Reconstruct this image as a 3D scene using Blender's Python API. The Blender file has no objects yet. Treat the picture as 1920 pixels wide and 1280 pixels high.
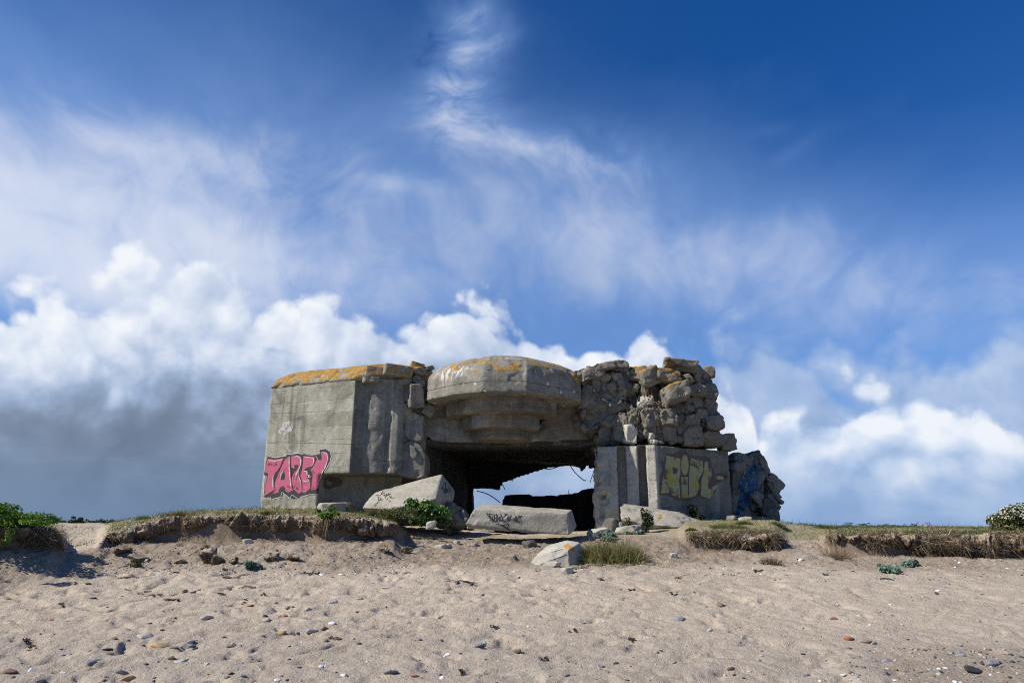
import bpy, bmesh, math, random
import numpy as np
from mathutils import Vector, Matrix
R = math.radians
scene = bpy.context.scene
COL = scene.collection

# ------------------------------------------------------------------ camera
EYE = 1.6                       # eye height above the sand at the foot of the beach
FPX = 1280.0                    # focal length in photograph pixels (24 mm on a 36 mm frame)
PITCH = R(15.0)
ROLL = R(0.27)
cam_d = bpy.data.cameras.new('camera')
cam_d.sensor_width = 36.0
cam_d.lens = 24.0
cam_d.clip_start = 0.1
cam_d.clip_end = 8000
cam = bpy.data.objects.new('camera', cam_d)
COL.objects.link(cam)
cam.location = (0, 0, EYE)
CAM_ROT = Matrix.Rotation(R(90) + PITCH, 3, 'X') @ Matrix.Rotation(ROLL, 3, 'Z')
cam.rotation_euler = CAM_ROT.to_euler()
scene.camera = cam

def ray(px, py):
    return CAM_ROT @ Vector(((px - 960.0) / FPX, (640.0 - py) / FPX, -1.0))

def P(px, py, Y):
    """world point seen at a photograph pixel, at distance Y in front of the camera"""
    d = ray(px, py)
    return Vector((0, 0, EYE)) + d * (Y / d.y)

# ------------------------------------------------------------------ light
SUN_DIR = Vector((-0.72, -0.225, 0.66)).normalized()      # towards the sun
SUN_EL = math.asin(SUN_DIR.z)
sun_d = bpy.data.lights.new('sun', 'SUN')
sun_d.energy = 4.8
sun_d.angle = R(0.53)
sun_d.color = (1.0, 0.94, 0.85)
sun = bpy.data.objects.new('sun', sun_d)
COL.objects.link(sun)
sun.location = (-30, -8, 40)
sun.rotation_euler = SUN_DIR.to_track_quat('Z', 'Y').to_euler()

scene.cycles.use_denoising = False
scene.cycles.diffuse_bounces = 3
scene.cycles.sample_clamp_indirect = 2.5
scene.cycles.filter_width = 1.1
vs = scene.view_settings
vs.view_transform = 'Standard'
vs.look = 'None'
EXPOSURE = 0.3
vs.exposure = EXPOSURE
vs.gamma = 1.0
vs.use_curve_mapping = False

# ------------------------------------------------------------------ node helper
class V:
    """a node socket with arithmetic"""
    def __init__(s, g, sock): s.g, s.s = g, sock
    def _m(s, op, o=None, rev=False):
        return s.g.math(op, o, s) if rev else s.g.math(op, s, o)
    def __add__(s, o): return s._m('ADD', o)
    def __radd__(s, o): return s._m('ADD', o)
    def __sub__(s, o): return s._m('SUBTRACT', o)
    def __rsub__(s, o): return s._m('SUBTRACT', o, True)
    def __mul__(s, o): return s._m('MULTIPLY', o)
    def __rmul__(s, o): return s._m('MULTIPLY', o)
    def __truediv__(s, o): return s._m('DIVIDE', o)
    def __pow__(s, o): return s._m('POWER', o)

class G:
    def __init__(s, tree):
        s.t = tree
        for n in list(tree.nodes): tree.nodes.remove(n)
    def n(s, kind, **kw):
        nd = s.t.nodes.new(kind)
        for k, v in kw.items(): setattr(nd, k, v)
        return nd
    def put(s, sock, v):
        if v is None: return
        if isinstance(v, V): s.t.links.new(v.s, sock)
        elif isinstance(v, (tuple, list)) and len(v) == 3 and sock.type == 'RGBA': sock.default_value = (*v, 1)
        else: sock.default_value = v
    def math(s, op, a, b=None, c=None, clamp=False):
        nd = s.n('ShaderNodeMath', operation=op, use_clamp=clamp)
        s.put(nd.inputs[0], a); s.put(nd.inputs[1], b)
        if c is not None: s.put(nd.inputs[2], c)
        return V(s, nd.outputs[0])
    def vmath(s, op, a, b=None, scale=None):
        nd = s.n('ShaderNodeVectorMath', operation=op)
        s.put(nd.inputs[0], a)
        if b is not None: s.put(nd.inputs[1], b)
        if scale is not None: s.put(nd.inputs['Scale'], scale)
        return V(s, nd.outputs['Value'] if op in ('DOT_PRODUCT', 'LENGTH') else nd.outputs['Vector'])
    def sep(s, v):
        nd = s.n('ShaderNodeSeparateXYZ'); s.put(nd.inputs[0], v)
        return [V(s, o) for o in nd.outputs]
    def comb(s, x, y, z):
        nd = s.n('ShaderNodeCombineXYZ')
        for i, q in enumerate((x, y, z)): s.put(nd.inputs[i], q)
        return V(s, nd.outputs[0])
    def noise(s, vec, scale, detail=4, rough=0.5, dist=0.0, lac=2.0, typ='FBM', color=False):
        nd = s.n('ShaderNodeTexNoise', noise_dimensions='3D', noise_type=typ)
        s.put(nd.inputs['Vector'], vec); s.put(nd.inputs['Scale'], scale); s.put(nd.inputs['Detail'], detail)
        s.put(nd.inputs['Roughness'], rough); s.put(nd.inputs['Distortion'], dist); s.put(nd.inputs['Lacunarity'], lac)
        return V(s, nd.outputs['Color' if color else 'Fac'])
    def voro(s, vec, scale, feature='F1', detail=0, rough=0.5, smooth=None, rand=1.0, out='Distance'):
        nd = s.n('ShaderNodeTexVoronoi', feature=feature)
        s.put(nd.inputs['Vector'], vec); s.put(nd.inputs['Scale'], scale)
        if 'Detail' in nd.inputs and nd.inputs['Detail'].enabled: s.put(nd.inputs['Detail'], detail); s.put(nd.inputs['Roughness'], rough)
        if smooth is not None: s.put(nd.inputs['Smoothness'], smooth)
        s.put(nd.inputs['Randomness'], rand)
        return V(s, nd.outputs[out])
    def ss(s, x, a, b, lo=0.0, hi=1.0, kind='SMOOTHSTEP'):
        nd = s.n('ShaderNodeMapRange', interpolation_type=kind)
        s.put(nd.inputs[0], x); s.put(nd.inputs[1], a); s.put(nd.inputs[2], b); s.put(nd.inputs[3], lo); s.put(nd.inputs[4], hi)
        return V(s, nd.outputs[0])
    def lin(s, x, a, b, lo=0.0, hi=1.0): return s.ss(x, a, b, lo, hi, 'LINEAR')
    def mix(s, f, a, b, blend='MIX'):
        nd = s.n('ShaderNodeMix', data_type='RGBA', blend_type=blend)
        s.put(nd.inputs[0], f); s.put(nd.inputs[6], a); s.put(nd.inputs[7], b)
        return V(s, nd.outputs[2])
    def ramp(s, x, stops, interp='LINEAR'):
        nd = s.n('ShaderNodeValToRGB'); cr = nd.color_ramp; cr.interpolation = interp
        while len(cr.elements) < len(stops): cr.elements.new(0.5)
        for e, (p, c) in zip(cr.elements, stops):
            e.position = p; e.color = (*c, 1) if len(c) == 3 else c
        s.put(nd.inputs[0], x)
        return V(s, nd.outputs[0])
    def curve(s, x, pts):
        nd = s.n('ShaderNodeFloatCurve'); c = nd.mapping.curves[0]
        while len(c.points) < len(pts): c.points.new(0.5, 0.5)
        for p, (a, b) in zip(c.points, pts): p.location = (a, b); p.handle_type = 'AUTO'
        nd.mapping.update()
        s.put(nd.inputs['Value'], x)
        return V(s, nd.outputs[0])

def srgb(r, g, b):
    f = lambda c: (c / 255 / 12.92) if c / 255 <= 0.04045 else ((c / 255 + 0.055) / 1.055) ** 2.4
    return (f(r), f(g), f(b))

# ------------------------------------------------------------------ sky
def build_sky():
    w = bpy.data.worlds.new('World'); scene.world = w; w.use_nodes = True
    w.cycles.sampling_method = 'MANUAL'; w.cycles.sample_map_resolution = 128
    g = G(w.node_tree)
    STR = 0.1
    KX = 2.0 ** -EXPOSURE                # the cloud colours are given as they look at this exposure
    tc = g.n('ShaderNodeTexCoord')
    d = V(g, tc.outputs['Generated'])
    x, y, z = g.sep(d)
    az = g.math('ARCTAN2', x, y)
    el = g.math('ARCSINE', z)
    sk = g.n('ShaderNodeTexSky', sky_type='NISHITA')
    sk.sun_disc = False; sk.sun_elevation = SUN_EL; sk.sun_rotation = math.atan2(SUN_DIR.x, SUN_DIR.y)
    sk.altitude = 0; sk.air_density = 1.0; sk.dust_density = 0.3; sk.ozone_density = 3.0
    nish = V(g, sk.outputs[0])
    def ae(px, py):
        v = ray(px, py).normalized()
        return math.atan2(v.x, v.y), math.asin(v.z)
    A0, A1, E1 = -0.85, 0.85, 0.7
    def axis(pts):
        q = []
        for px, py in pts:
            a, e = ae(px, py); q.append(((a - A0) / (A1 - A0), e / E1))
        q.sort()
        return [(0.0, q[0][1])] + q + [(1.0, q[-1][1])]
    an = g.lin(az, A0, A1)
    def blob(px, py, rx, ry, rot=0.0):
        """soft round patch of sky, radii in photograph pixels"""
        a, e = ae(px, py); k = 1 / 1280.0
        dx = (az - a); dy = (el - e)
        c, s_ = math.cos(rot), math.sin(rot)
        u = (dx * c + dy * s_) / (rx * k); v = (dy * c - dx * s_) / (ry * k)
        return g.math('EXPONENT', (u * u + v * v) * -1.0)
    # blue: the Nishita sky, deepened away from the sun
    deep = g.ss(el, 0.02, 0.75)
    side = g.ss(az, -0.55, 0.5)
    tint_low = g.mix(side, (0.50, 0.80, 1.20), (0.44, 0.75, 1.18))
    tint_high = g.mix(side, (0.33, 0.66, 1.10), (0.10, 0.56, 1.14))
    blue = g.mix(1.0, nish, g.mix(deep, tint_low, tint_high), 'MULTIPLY')
    # warped direction for wisps
    blue = g.vmath('SCALE', blue, scale=KX)
    wv = g.noise(d, 2.2, 3, 0.5, color=True)
    wd = g.vmath('ADD', d, g.vmath('SCALE', g.vmath('SUBTRACT', wv, (0.5, 0.5, 0.5)), scale=0.35))
    # streaks: coordinates stretched along the wind
    sx = g.comb(az * 2.2 + el * 1.3, el * 4.2 - az * 1.2, 0.3)
    sxw = g.vmath('ADD', sx, g.vmath('SCALE', g.vmath('SUBTRACT', wv, (0.5, 0.5, 0.5)), scale=0.8))
    n1 = g.noise(sxw, 1.5, 7, 0.48, 0.15)
    n2 = g.noise(wd, 5.0, 8, 0.56, 0.25)
    fil = n1 * 0.55 + n2 * 0.45
    # cirrus veil
    zone = (blob(880, 420, 720, 150, -0.12) * 0.95 + blob(480, 475, 420, 60, -.1) * 0.5 + blob(1480, 510, 480, 100, -0.20) * 0.62 + blob(40, 420, 480, 120, -0.34) * 1.10 + blob(380, 420, 380, 75, -0.26) * 0.85 + blob(100, 480, 420, 90, -.15) * 0.7
            + blob(560, 260, 360, 140, -.1) * 0.20 + blob(850, 235, 110, 55) * 0.30
            + blob(1060, 285, 180, 40, -0.25) * 0.12
            + blob(170, 185, 150, 34, -0.38) * 0.36 + blob(200, 262, 140, 30, -0.25) * 0.5 + blob(400, 300, 110, 30, -0.25) * 0.50 + blob(1490, 282, 50, 14, 0.4) * 0.12 + blob(1440, 245, 40, 12) * 0.10 + blob(1500, 420, 60, 40) * 0.16
            + blob(1500, 660, 1000, 110) * 0.42 + blob(740, 345, 70, 16, -.05) * .4 + blob(300, 80, 600, 160) * .05 + blob(40, 500, 330, 70) * .75)
    fil = g.lin(fil, 0.30, 0.70)
    fil2 = g.noise(g.vmath('ADD', wd, (2.0, 5.0, 1.0)), 12.0, 6, 0.58, 0.3)
    wisp = (blob(860, 120, 78, 95, -0.15) * 0.62 + blob(905, 55, 70, 40) * 0.4 + blob(860, 215, 85, 60) * 0.35 + blob(990, 275, 120, 34, -0.28) * 0.4 + blob(1140, 290, 110, 38, -0.25) * 0.4) * g.lin(fil2 * 0.7 + g.noise(wd, 7.0, 5, 0.6) * 0.3, 0.38, 0.66, 0.05, 1.6)
    tau = wisp + zone * (0.62 + 0.36 * fil + 0.5 * (fil2 - 0.5)) + (fil - 0.5) * 0.10
    veil = (1.0 - g.math('EXPONENT', g.math('MAXIMUM', tau, 0.0) * -1.15)) * 0.97
    veil_c = g.mix(g.ss(veil + (fil2 - 0.5) * 0.4, 0.38, 0.95), srgb(138, 174, 230), srgb(222, 230, 246))
    veil_c = g.vmath('SCALE', veil_c, scale=KX / STR)
    col = g.mix(veil, blue, veil_c)

    # cumulus: puffs of several sizes, lit from the upper left
    SC = 7.6
    cw = g.noise(d, SC * 0.6, 3, 0.5, color=True)
    cvec = g.vmath('ADD', d, g.vmath('SCALE', g.vmath('SUBTRACT', cw, (0.5, 0.5, 0.5)), scale=0.06))
    def puffs(vec):
        q = g.voro(vec, SC * 1.25, 'F1', 2.0, 0.55)
        return (1.0 - q * q * 1.15) * 0.42 + g.noise(vec, SC * 0.9, 6, 0.52) * 1.05
    f0 = puffs(cvec)
    f1 = puffs(g.vmath('ADD', cvec, (-0.022, 0.0, 0.03)))
    lit = f0 - f1
    fine = g.noise(cvec, SC * 4.0, 5, 0.6)
    def bank(top_pts, amp, soft):
        """one bank of cumulus below the line top_pts"""
        h = g.curve(an, axis(top_pts)) * E1
        under = h - el                       # how far below the top line
        dens = under + 0.004 + (f0 - 0.80) * amp + (fine - 0.5) * amp * 0.35
        return g.ss(dens, -soft * 0.3, soft), under

    TW = KX / STR
    # far grey-blue layer along the whole horizon
    hz = g.ss(el, 0.0, 0.30)
    nlow = g.noise(g.comb(az * 1.6, el * 7.0, 0.7), 2.2, 6, 0.55, 0.6)
    low_c = g.mix(side, srgb(112, 138, 172), srgb(128, 160, 208))
    low_c = g.mix(g.ss(nlow, 0.35, 0.72), low_c, g.mix(side, srgb(150, 174, 206), srgb(160, 188, 226)))
    low_c = g.vmath('SCALE', low_c, scale=TW)
    col = g.mix(g.ss(el, 0.03, 0.24, 0.92, 0.0), col, low_c)

    big = g.noise(g.vmath('ADD', d, (3.0, 1.0, 0.4)), 3.6, 5, 0.55, 0.3)
    # middle grey layer on the right
    al, und = bank([(0, 900), (1180, 900), (1270, 640), (1330, 600), (1420, 575), (1520, 605), (1600, 650), (1680, 622), (1780, 598), (1920, 545), (2100, 540)],
                   0.10, 0.045)
    b1 = 0.60 + lit * 0.4 + (fine - 0.5) * 0.5 + (big - 0.5) * 0.5 - und * 1.1
    cc = g.ramp(b1, [(0.0, srgb(138, 164, 204)), (0.5, srgb(163, 187, 224)), (0.85, srgb(190, 208, 236)), (1.0, srgb(212, 224, 242))])
    al2 = al * g.ss(el, 0.03, 0.14, 0.3, 1.0)
    col = g.mix(al2, col, g.vmath('SCALE', cc, scale=TW))

    # right bright cumulus
    al, und = bank([(0, 985), (1360, 985), (1400, 905), (1435, 800), (1480, 755), (1550, 715), (1610, 692), (1680, 700), (1740, 722), (1830, 745), (1880, 790), (2000, 805), (2200, 860)],
                   0.09, 0.020)
    b2 = 0.94 + lit * 0.75 + (fine - 0.5) * 0.5 + (big - 0.5) * 0.6 - und * 2.3
    cc = g.ramp(b2, [(0.0, srgb(134, 162, 204)), (0.4, srgb(158, 184, 220)), (0.62, srgb(190, 209, 236)), (0.85, srgb(222, 232, 247)), (1.0, srgb(240, 245, 252))])
    al = al * g.ss(el, 0.0, 0.11, 0.1, 0.98)
    col = g.mix(al, col, g.vmath('SCALE', cc, scale=TW))

    # small soft cloud in the middle
    sm = blob(1120, 500, 140, 60, -0.08) * g.lin(g.noise(wd, 9.0, 6, 0.55), 0.3, 0.62)
    col = g.mix(g.ss(sm, 0.10, 0.95, 0.0, 0.55), col, g.vmath('SCALE', (*srgb(172, 190, 218),), scale=TW))

    # main bank on the left and in the middle
    top = [(-300, 500), (0, 510), (120, 492), (240, 480), (330, 476), (400, 472), (470, 492), (540, 530), (640, 545), (720, 540), (790, 548), (850, 522), (920, 540), (1000, 548), (1050, 575), (1085, 622), (1120, 606), (1160, 612), (1200, 592), (1240, 622), (1300, 650), (1360, 668), (1390, 720), (1415, 800), (1440, 900), (1480, 990), (2100, 1000)]
    al, und = bank(top, 0.12, 0.024)
    darkness = g.ss(el + (big - 0.5) * 0.16 + (fine - 0.5) * 0.05 + lit * 0.03, 0.25, 0.09) * g.ss(az, 0.02, -0.26, 0.12, 1.0)       # rain-dark lower left
    calm = 1.0 - darkness * 0.62                     # the rain base is smoother than the tops
    b3 = 0.86 + (lit * 0.42 + (fine - 0.5) * 0.36 + (big - 0.5) * 0.75) * calm - und * 0.62 - darkness * 0.52
    cc = g.ramp(b3, [(0.0, srgb(100, 115, 136)), (0.25, srgb(126, 143, 167)), (0.45, srgb(155, 176, 206)), (0.66, srgb(192, 206, 230)), (0.85, srgb(222, 231, 245)), (1.0, srgb(243, 247, 252))])
    lowfade = g.ss(el, 0.025, 0.13, 0.30, 1.0)
    al = al * g.math('MAXIMUM', lowfade, g.ss(az, 0.06, -0.16))
    col = g.mix(al, col, g.vmath('SCALE', cc, scale=TW))
    # dark streaky rain layer along the left horizon
    st = g.noise(g.comb(az * 2.2, el * 8.0, 1.9), 3.0, 7, 0.6, 0.6)
    rl = g.ss(az, 0.06, -0.22) * g.ss(el + (st - 0.5) * 0.09, 0.135, 0.01) * g.lin(st, 0.25, 0.6, 0.45, 1.0)
    rc = g.mix(g.ss(st, 0.40, 0.70), srgb(90, 108, 134), srgb(146, 166, 194))
    rc = g.mix(g.ss(el, 0.14, 0.03), rc, srgb(112, 139, 172))
    col = g.mix(rl * 0.80, col, g.vmath('SCALE', rc, scale=TW))
    bg = g.n('ShaderNodeBackground'); g.put(bg.inputs[0], col); bg.inputs[1].default_value = STR
    out = g.n('ShaderNodeOutputWorld'); g.t.links.new(bg.outputs[0], out.inputs[0])
build_sky()

# ------------------------------------------------------------------ numeric noise
def _hash(ix, iy, iz, seed):
    h = (ix * 374761393 + iy * 668265263 + iz * 2147483647 + seed * 974711) & 0xFFFFFFFF
    h = ((h ^ (h >> 13)) * 1274126177) & 0xFFFFFFFF
    h = ((h ^ (h >> 16)) * 2246822519) & 0xFFFFFFFF
    return ((h ^ (h >> 15)) & 0xFFFF) / 32767.5 - 1.0

def vnoise(p, seed=0):
    """smooth value noise in -1..1, p is (N, 3)"""
    p = np.asarray(p, dtype=np.float64)
    i = np.floor(p).astype(np.int64); f = p - i
    f = f * f * f * (f * (f * 6 - 15) + 10)
    x, y, z = i[:, 0], i[:, 1], i[:, 2]
    r = 0
    for dx in (0, 1):
        wx = f[:, 0] if dx else 1 - f[:, 0]
        for dy in (0, 1):
            wy = f[:, 1] if dy else 1 - f[:, 1]
            for dz in (0, 1):
                wz = f[:, 2] if dz else 1 - f[:, 2]
                r = r + wx * wy * wz * _hash(x + dx, y + dy, z + dz, seed)
    return r

def fbm(p, scale, octaves=4, rough=0.5, seed=0):
    p = np.asarray(p, dtype=np.float64) * scale
    a, s, t = 1.0, 0.0, 0.0
    for k in range(octaves):
        s = s + a * vnoise(p + k * 17.3, seed + k); t += a
        p = p * 2.03; a *= rough
    return s / t

def sstep(x, a, b):
    t = np.clip((x - a) / (b - a), 0, 1)
    return t * t * (3 - 2 * t)

# ------------------------------------------------------------------ mesh helpers
def np_mesh(name, verts, faces_flat, sizes, smooth=True, attrs=None):
    """mesh from numpy arrays; sizes = corners per face"""
    me = bpy.data.meshes.new(name)
    verts = np.asarray(verts, np.float32); faces_flat = np.asarray(faces_flat, np.int32); sizes = np.asarray(sizes, np.int32)
    me.vertices.add(len(verts)); me.vertices.foreach_set('co', verts.ravel())
    me.loops.add(len(faces_flat)); me.loops.foreach_set('vertex_index', faces_flat)
    me.polygons.add(len(sizes))
    st = np.zeros(len(sizes), np.int32); st[1:] = np.cumsum(sizes)[:-1]
    me.polygons.foreach_set('loop_start', st)
    me.polygons.foreach_set('use_smooth', np.full(len(sizes), smooth, dtype=bool))
    me.update(calc_edges=True)
    for k, v in (attrs or {}).items():
        a = me.attributes.new(k, 'FLOAT', 'POINT'); a.data.foreach_set('value', np.asarray(v, np.float32))
    return me

def grid_faces(nr, nc):
    r = np.arange(nr - 1)[:, None]; c = np.arange(nc - 1)[None, :]
    a = r * nc + c
    return np.stack([a, a + 1, a + nc + 1, a + nc], -1).reshape(-1, 4)

def link(name, me, mat, parent=None, loc=None):
    o = bpy.data.objects.new(name, me); COL.objects.link(o)
    if mat is not None and me is not None:
        me.materials.clear(); me.materials.append(mat)
    if parent is not None: o.parent = parent
    if loc is not None: o.location = loc
    return o

def tag(o, label, cat, group=None):
    o['label'] = label; o['category'] = cat
    if group: o['group'] = group
    return o

def structure(o): o['kind'] = 'structure'; return o
def stuff(o): o['kind'] = 'stuff'; return o

def empty(name, loc=(0, 0, 0)):
    o = bpy.data.objects.new(name, None); COL.objects.link(o); o.location = loc
    o.empty_display_size = 0.2
    return o

def adopt(o, parent):
    """parent o, which was built in world coordinates"""
    o.parent = parent
    o.matrix_parent_inverse = Matrix.Translation(parent.location).inverted()
    return o

def co(me):
    a = np.empty(len(me.vertices) * 3, np.float32); me.vertices.foreach_get('co', a); return a.reshape(-1, 3).astype(np.float64)
def set_co(me, a): me.vertices.foreach_set('co', np.asarray(a, np.float32).ravel()); me.update()
def nor(me):
    a = np.empty(len(me.vertices) * 3, np.float32); me.vertex_normals.foreach_get('vector', a); return a.reshape(-1, 3).astype(np.float64)

def bm_mesh(bm, name='m'):
    bmesh.ops.recalc_face_normals(bm, faces=bm.faces[:])
    me = bpy.data.meshes.new(name); bm.to_mesh(me); bm.free(); return me

def loft(rings, cap=True):
    """closed solid through rings of equal length (lists of Vectors)"""
    bm = bmesh.new(); vs_ = [[bm.verts.new(p) for p in r] for r in rings]
    n = len(rings[0])
    for a, b in zip(vs_, vs_[1:]):
        for i in range(n): bm.faces.new((a[i], a[(i + 1) % n], b[(i + 1) % n], b[i]))
    if cap:
        bm.faces.new(vs_[0][::-1]); bm.faces.new(vs_[-1])
    return bm

def prism(plan, z0, z1):
    return loft([[Vector((x, y, z)) for x, y in plan] for z in (z0, z1)])

def slab_px(pts, Y, depth, lean=None):
    """outline in photograph pixels at distance Y, carried straight back by depth metres"""
    front = [P(px, py, Y if lean is None else lean(px, py)) for px, py in pts]
    return loft([front, [p + Vector((0, depth, 0)) for p in front]])

def remeshed(bm, voxel=0.05, smooth=0):
    """rounded, evenly faceted version of a closed solid"""
    bmesh.ops.triangulate(bm, faces=bm.faces[:])
    me = bm_mesh(bm)
    o = bpy.data.objects.new('tmp', me); COL.objects.link(o)
    m = o.modifiers.new('r', 'REMESH'); m.mode = 'VOXEL'; m.voxel_size = voxel; m.use_smooth_shade = True
    if smooth:
        s = o.modifiers.new('s', 'SMOOTH'); s.factor = 0.5; s.iterations = smooth
    dg = bpy.context.evaluated_depsgraph_get(); dg.update()
    out = bpy.data.meshes.new_from_object(o.evaluated_get(dg))
    bpy.data.objects.remove(o); bpy.data.meshes.remove(me)
    out.polygons.foreach_set('use_smooth', np.ones(len(out.polygons), bool))
    return out

def weather(me, amp=0.02, scale=1.5, octaves=5, rough=0.55, seed=0, chips=0.0, chip_scale=3.0, mask=None):
    c = co(me); n = nor(me)
    h = fbm(c, scale, octaves, rough, seed) * amp
    if chips:
        q = fbm(c, chip_scale, 3, 0.5, seed + 50)
        h -= chips * sstep(q, 0.12, 0.4)
    if mask is not None: h = h * mask(c)
    set_co(me, c + n * h[:, None])
    return me

def fracture(me, cell=0.45, amp=0.14, tilt=0.35, groove=0.09, seed=1, keep=None):
    """break a surface into facets: every cell is pushed in or out and tilted, with a crack along its border"""
    c = co(me); n = nor(me); rs = np.random.RandomState(seed)
    lo, hi_ = c.min(0) - cell, c.max(0) + cell
    g_ = np.stack(np.meshgrid(*[np.arange(lo[k], hi_[k], cell) for k in range(3)], indexing='ij'), -1).reshape(-1, 3)
    s_ = g_ + rs.uniform(-.48, .48, g_.shape) * cell
    hgt = rs.uniform(-1, 1, len(s_)) * amp; tl = rs.normal(size=(len(s_), 3)) * tilt
    warp = c + np.stack([fbm(c, 2.5, 3, .5, seed + q) for q in (1, 2, 3)], 1) * cell * 0.25
    from mathutils.kdtree import KDTree
    kd = KDTree(len(s_))
    for i, q in enumerate(s_): kd.insert(q, i)
    kd.balance()
    i1 = np.empty(len(c), np.int64); d1 = np.empty(len(c)); d2 = np.empty(len(c))
    for i, q in enumerate(warp):
        r = kd.find_n(q, 2); i1[i] = r[0][1]; d1[i] = r[0][2]; d2[i] = r[1][2]
    off = hgt[i1] + np.sum(tl[i1] * (warp - s_[i1]), 1)
    off = np.clip(off, -2.2 * amp, 2.2 * amp) - groove * (1 - sstep(d2 - d1, 0.0, cell * 0.16))
    if keep is not None: off = off * keep(c)
    set_co(me, c + n * off[:, None])
    return me

_ico = {}
def ico(sub):
    if sub not in _ico:
        bm = bmesh.new(); bmesh.ops.create_icosphere(bm, subdivisions=sub, radius=1.0)
        v = np.array([x.co for x in bm.verts]); f = np.array([[q.index for q in t.verts] for t in bm.faces]); bm.free()
        _ico[sub] = (v, f)
    return _ico[sub]

def chunk_mesh(name, size, seed, sub=4, planes=11, sharp=30, rough=0.05, rot=(0, 0, 0), box=0.0):
    """a broken lump: cut by random planes, edges a little worn; size = full extents in metres"""
    rs = np.random.RandomState(seed)
    d, f = ico(sub)
    nrm = rs.normal(size=(planes, 3)); nrm /= np.linalg.norm(nrm, axis=1)[:, None]
    h = rs.uniform(0.72, 1.05, planes)
    if box > 0:
        ax = np.array([[1, 0, 0], [-1, 0, 0], [0, 1, 0], [0, -1, 0], [0, 0, 1], [0, 0, -1]], float)
        ax += rs.normal(scale=0.10 * (1.2 - box), size=ax.shape); ax /= np.linalg.norm(ax, axis=1)[:, None]
        nrm = np.vstack([ax, nrm]); h = np.concatenate([np.full(6, 0.80), h * (1.0 + 0.45 * box)])
    t = np.clip(d @ nrm.T, 0, None) / h[None, :]
    inv = np.power(np.sum(np.power(t, sharp), 1), 1.0 / sharp)
    r = 1.0 / np.maximum(inv, 0.5)
    v = d * r[:, None]
    ext = v.max(0) - v.min(0); v = (v - (v.max(0) + v.min(0)) / 2) / ext
    v = v * np.array(size)[None, :]
    m = float(np.mean(size))
    nn = fbm(v / m + seed * 3.1, 3.0, 4, 0.55, seed)
    cr = fbm(v / m + seed * 1.7, 1.6, 2, 0.5, seed + 9)
    ri = 1 - np.abs(fbm(v / m + seed * 2.3, 2.2, 4, 0.55, seed + 4)) * 2.2
    v = v * (1 + (nn * rough + cr * rough * 0.8 + np.clip(ri, -1, 1) * rough * 0.35)[:, None])
    Rm = np.array(Matrix.Rotation(rot[2], 3, 'Z') @ Matrix.Rotation(rot[1], 3, 'Y') @ Matrix.Rotation(rot[0], 3, 'X'))
    v = v @ Rm.T
    return np_mesh(name, v, f.ravel(), np.full(len(f), 3))

# ------------------------------------------------------------------ materials
def new_mat(name):
    m = bpy.data.materials.new(name); m.use_nodes = True
    return m, G(m.node_tree)

def finish(g, color, rough, height=None, bump=0.3, dist=0.02, trans=None, alpha=None, spec=0.3, normal=None):
    b = g.n('ShaderNodeBsdfPrincipled'); g.put(b.inputs['Base Color'], color); g.put(b.inputs['Roughness'], rough)
    g.put(b.inputs['Specular IOR Level'], spec)
    if height is not None:
        bp = g.n('ShaderNodeBump'); bp.inputs['Strength'].default_value = bump; bp.inputs['Distance'].default_value = dist
        g.put(bp.inputs['Height'], height); g.t.links.new(bp.outputs[0], b.inputs['Normal'])
    sh = b.outputs[0]
    if trans is not None:
        t = g.n('ShaderNodeBsdfTranslucent'); g.put(t.inputs[0], color)
        mx = g.n('ShaderNodeMixShader'); mx.inputs[0].default_value = trans
        g.t.links.new(sh, mx.inputs[1]); g.t.links.new(t.outputs[0], mx.inputs[2]); sh = mx.outputs[0]
    if alpha is not None:
        t = g.n('ShaderNodeBsdfTransparent'); mx = g.n('ShaderNodeMixShader'); g.put(mx.inputs[0], alpha)
        g.t.links.new(t.outputs[0], mx.inputs[1]); g.t.links.new(sh, mx.inputs[2]); sh = mx.outputs[0]
    o = g.n('ShaderNodeOutputMaterial'); g.t.links.new(sh, o.inputs[0])

def world_pos(g):
    ge = g.n('ShaderNodeNewGeometry'); return V(g, ge.outputs['Position']), V(g, ge.outputs['Normal'])

def attr(g, name):
    a = g.n('ShaderNodeAttribute'); a.attribute_name = name; return V(g, a.outputs['Fac'])

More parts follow.
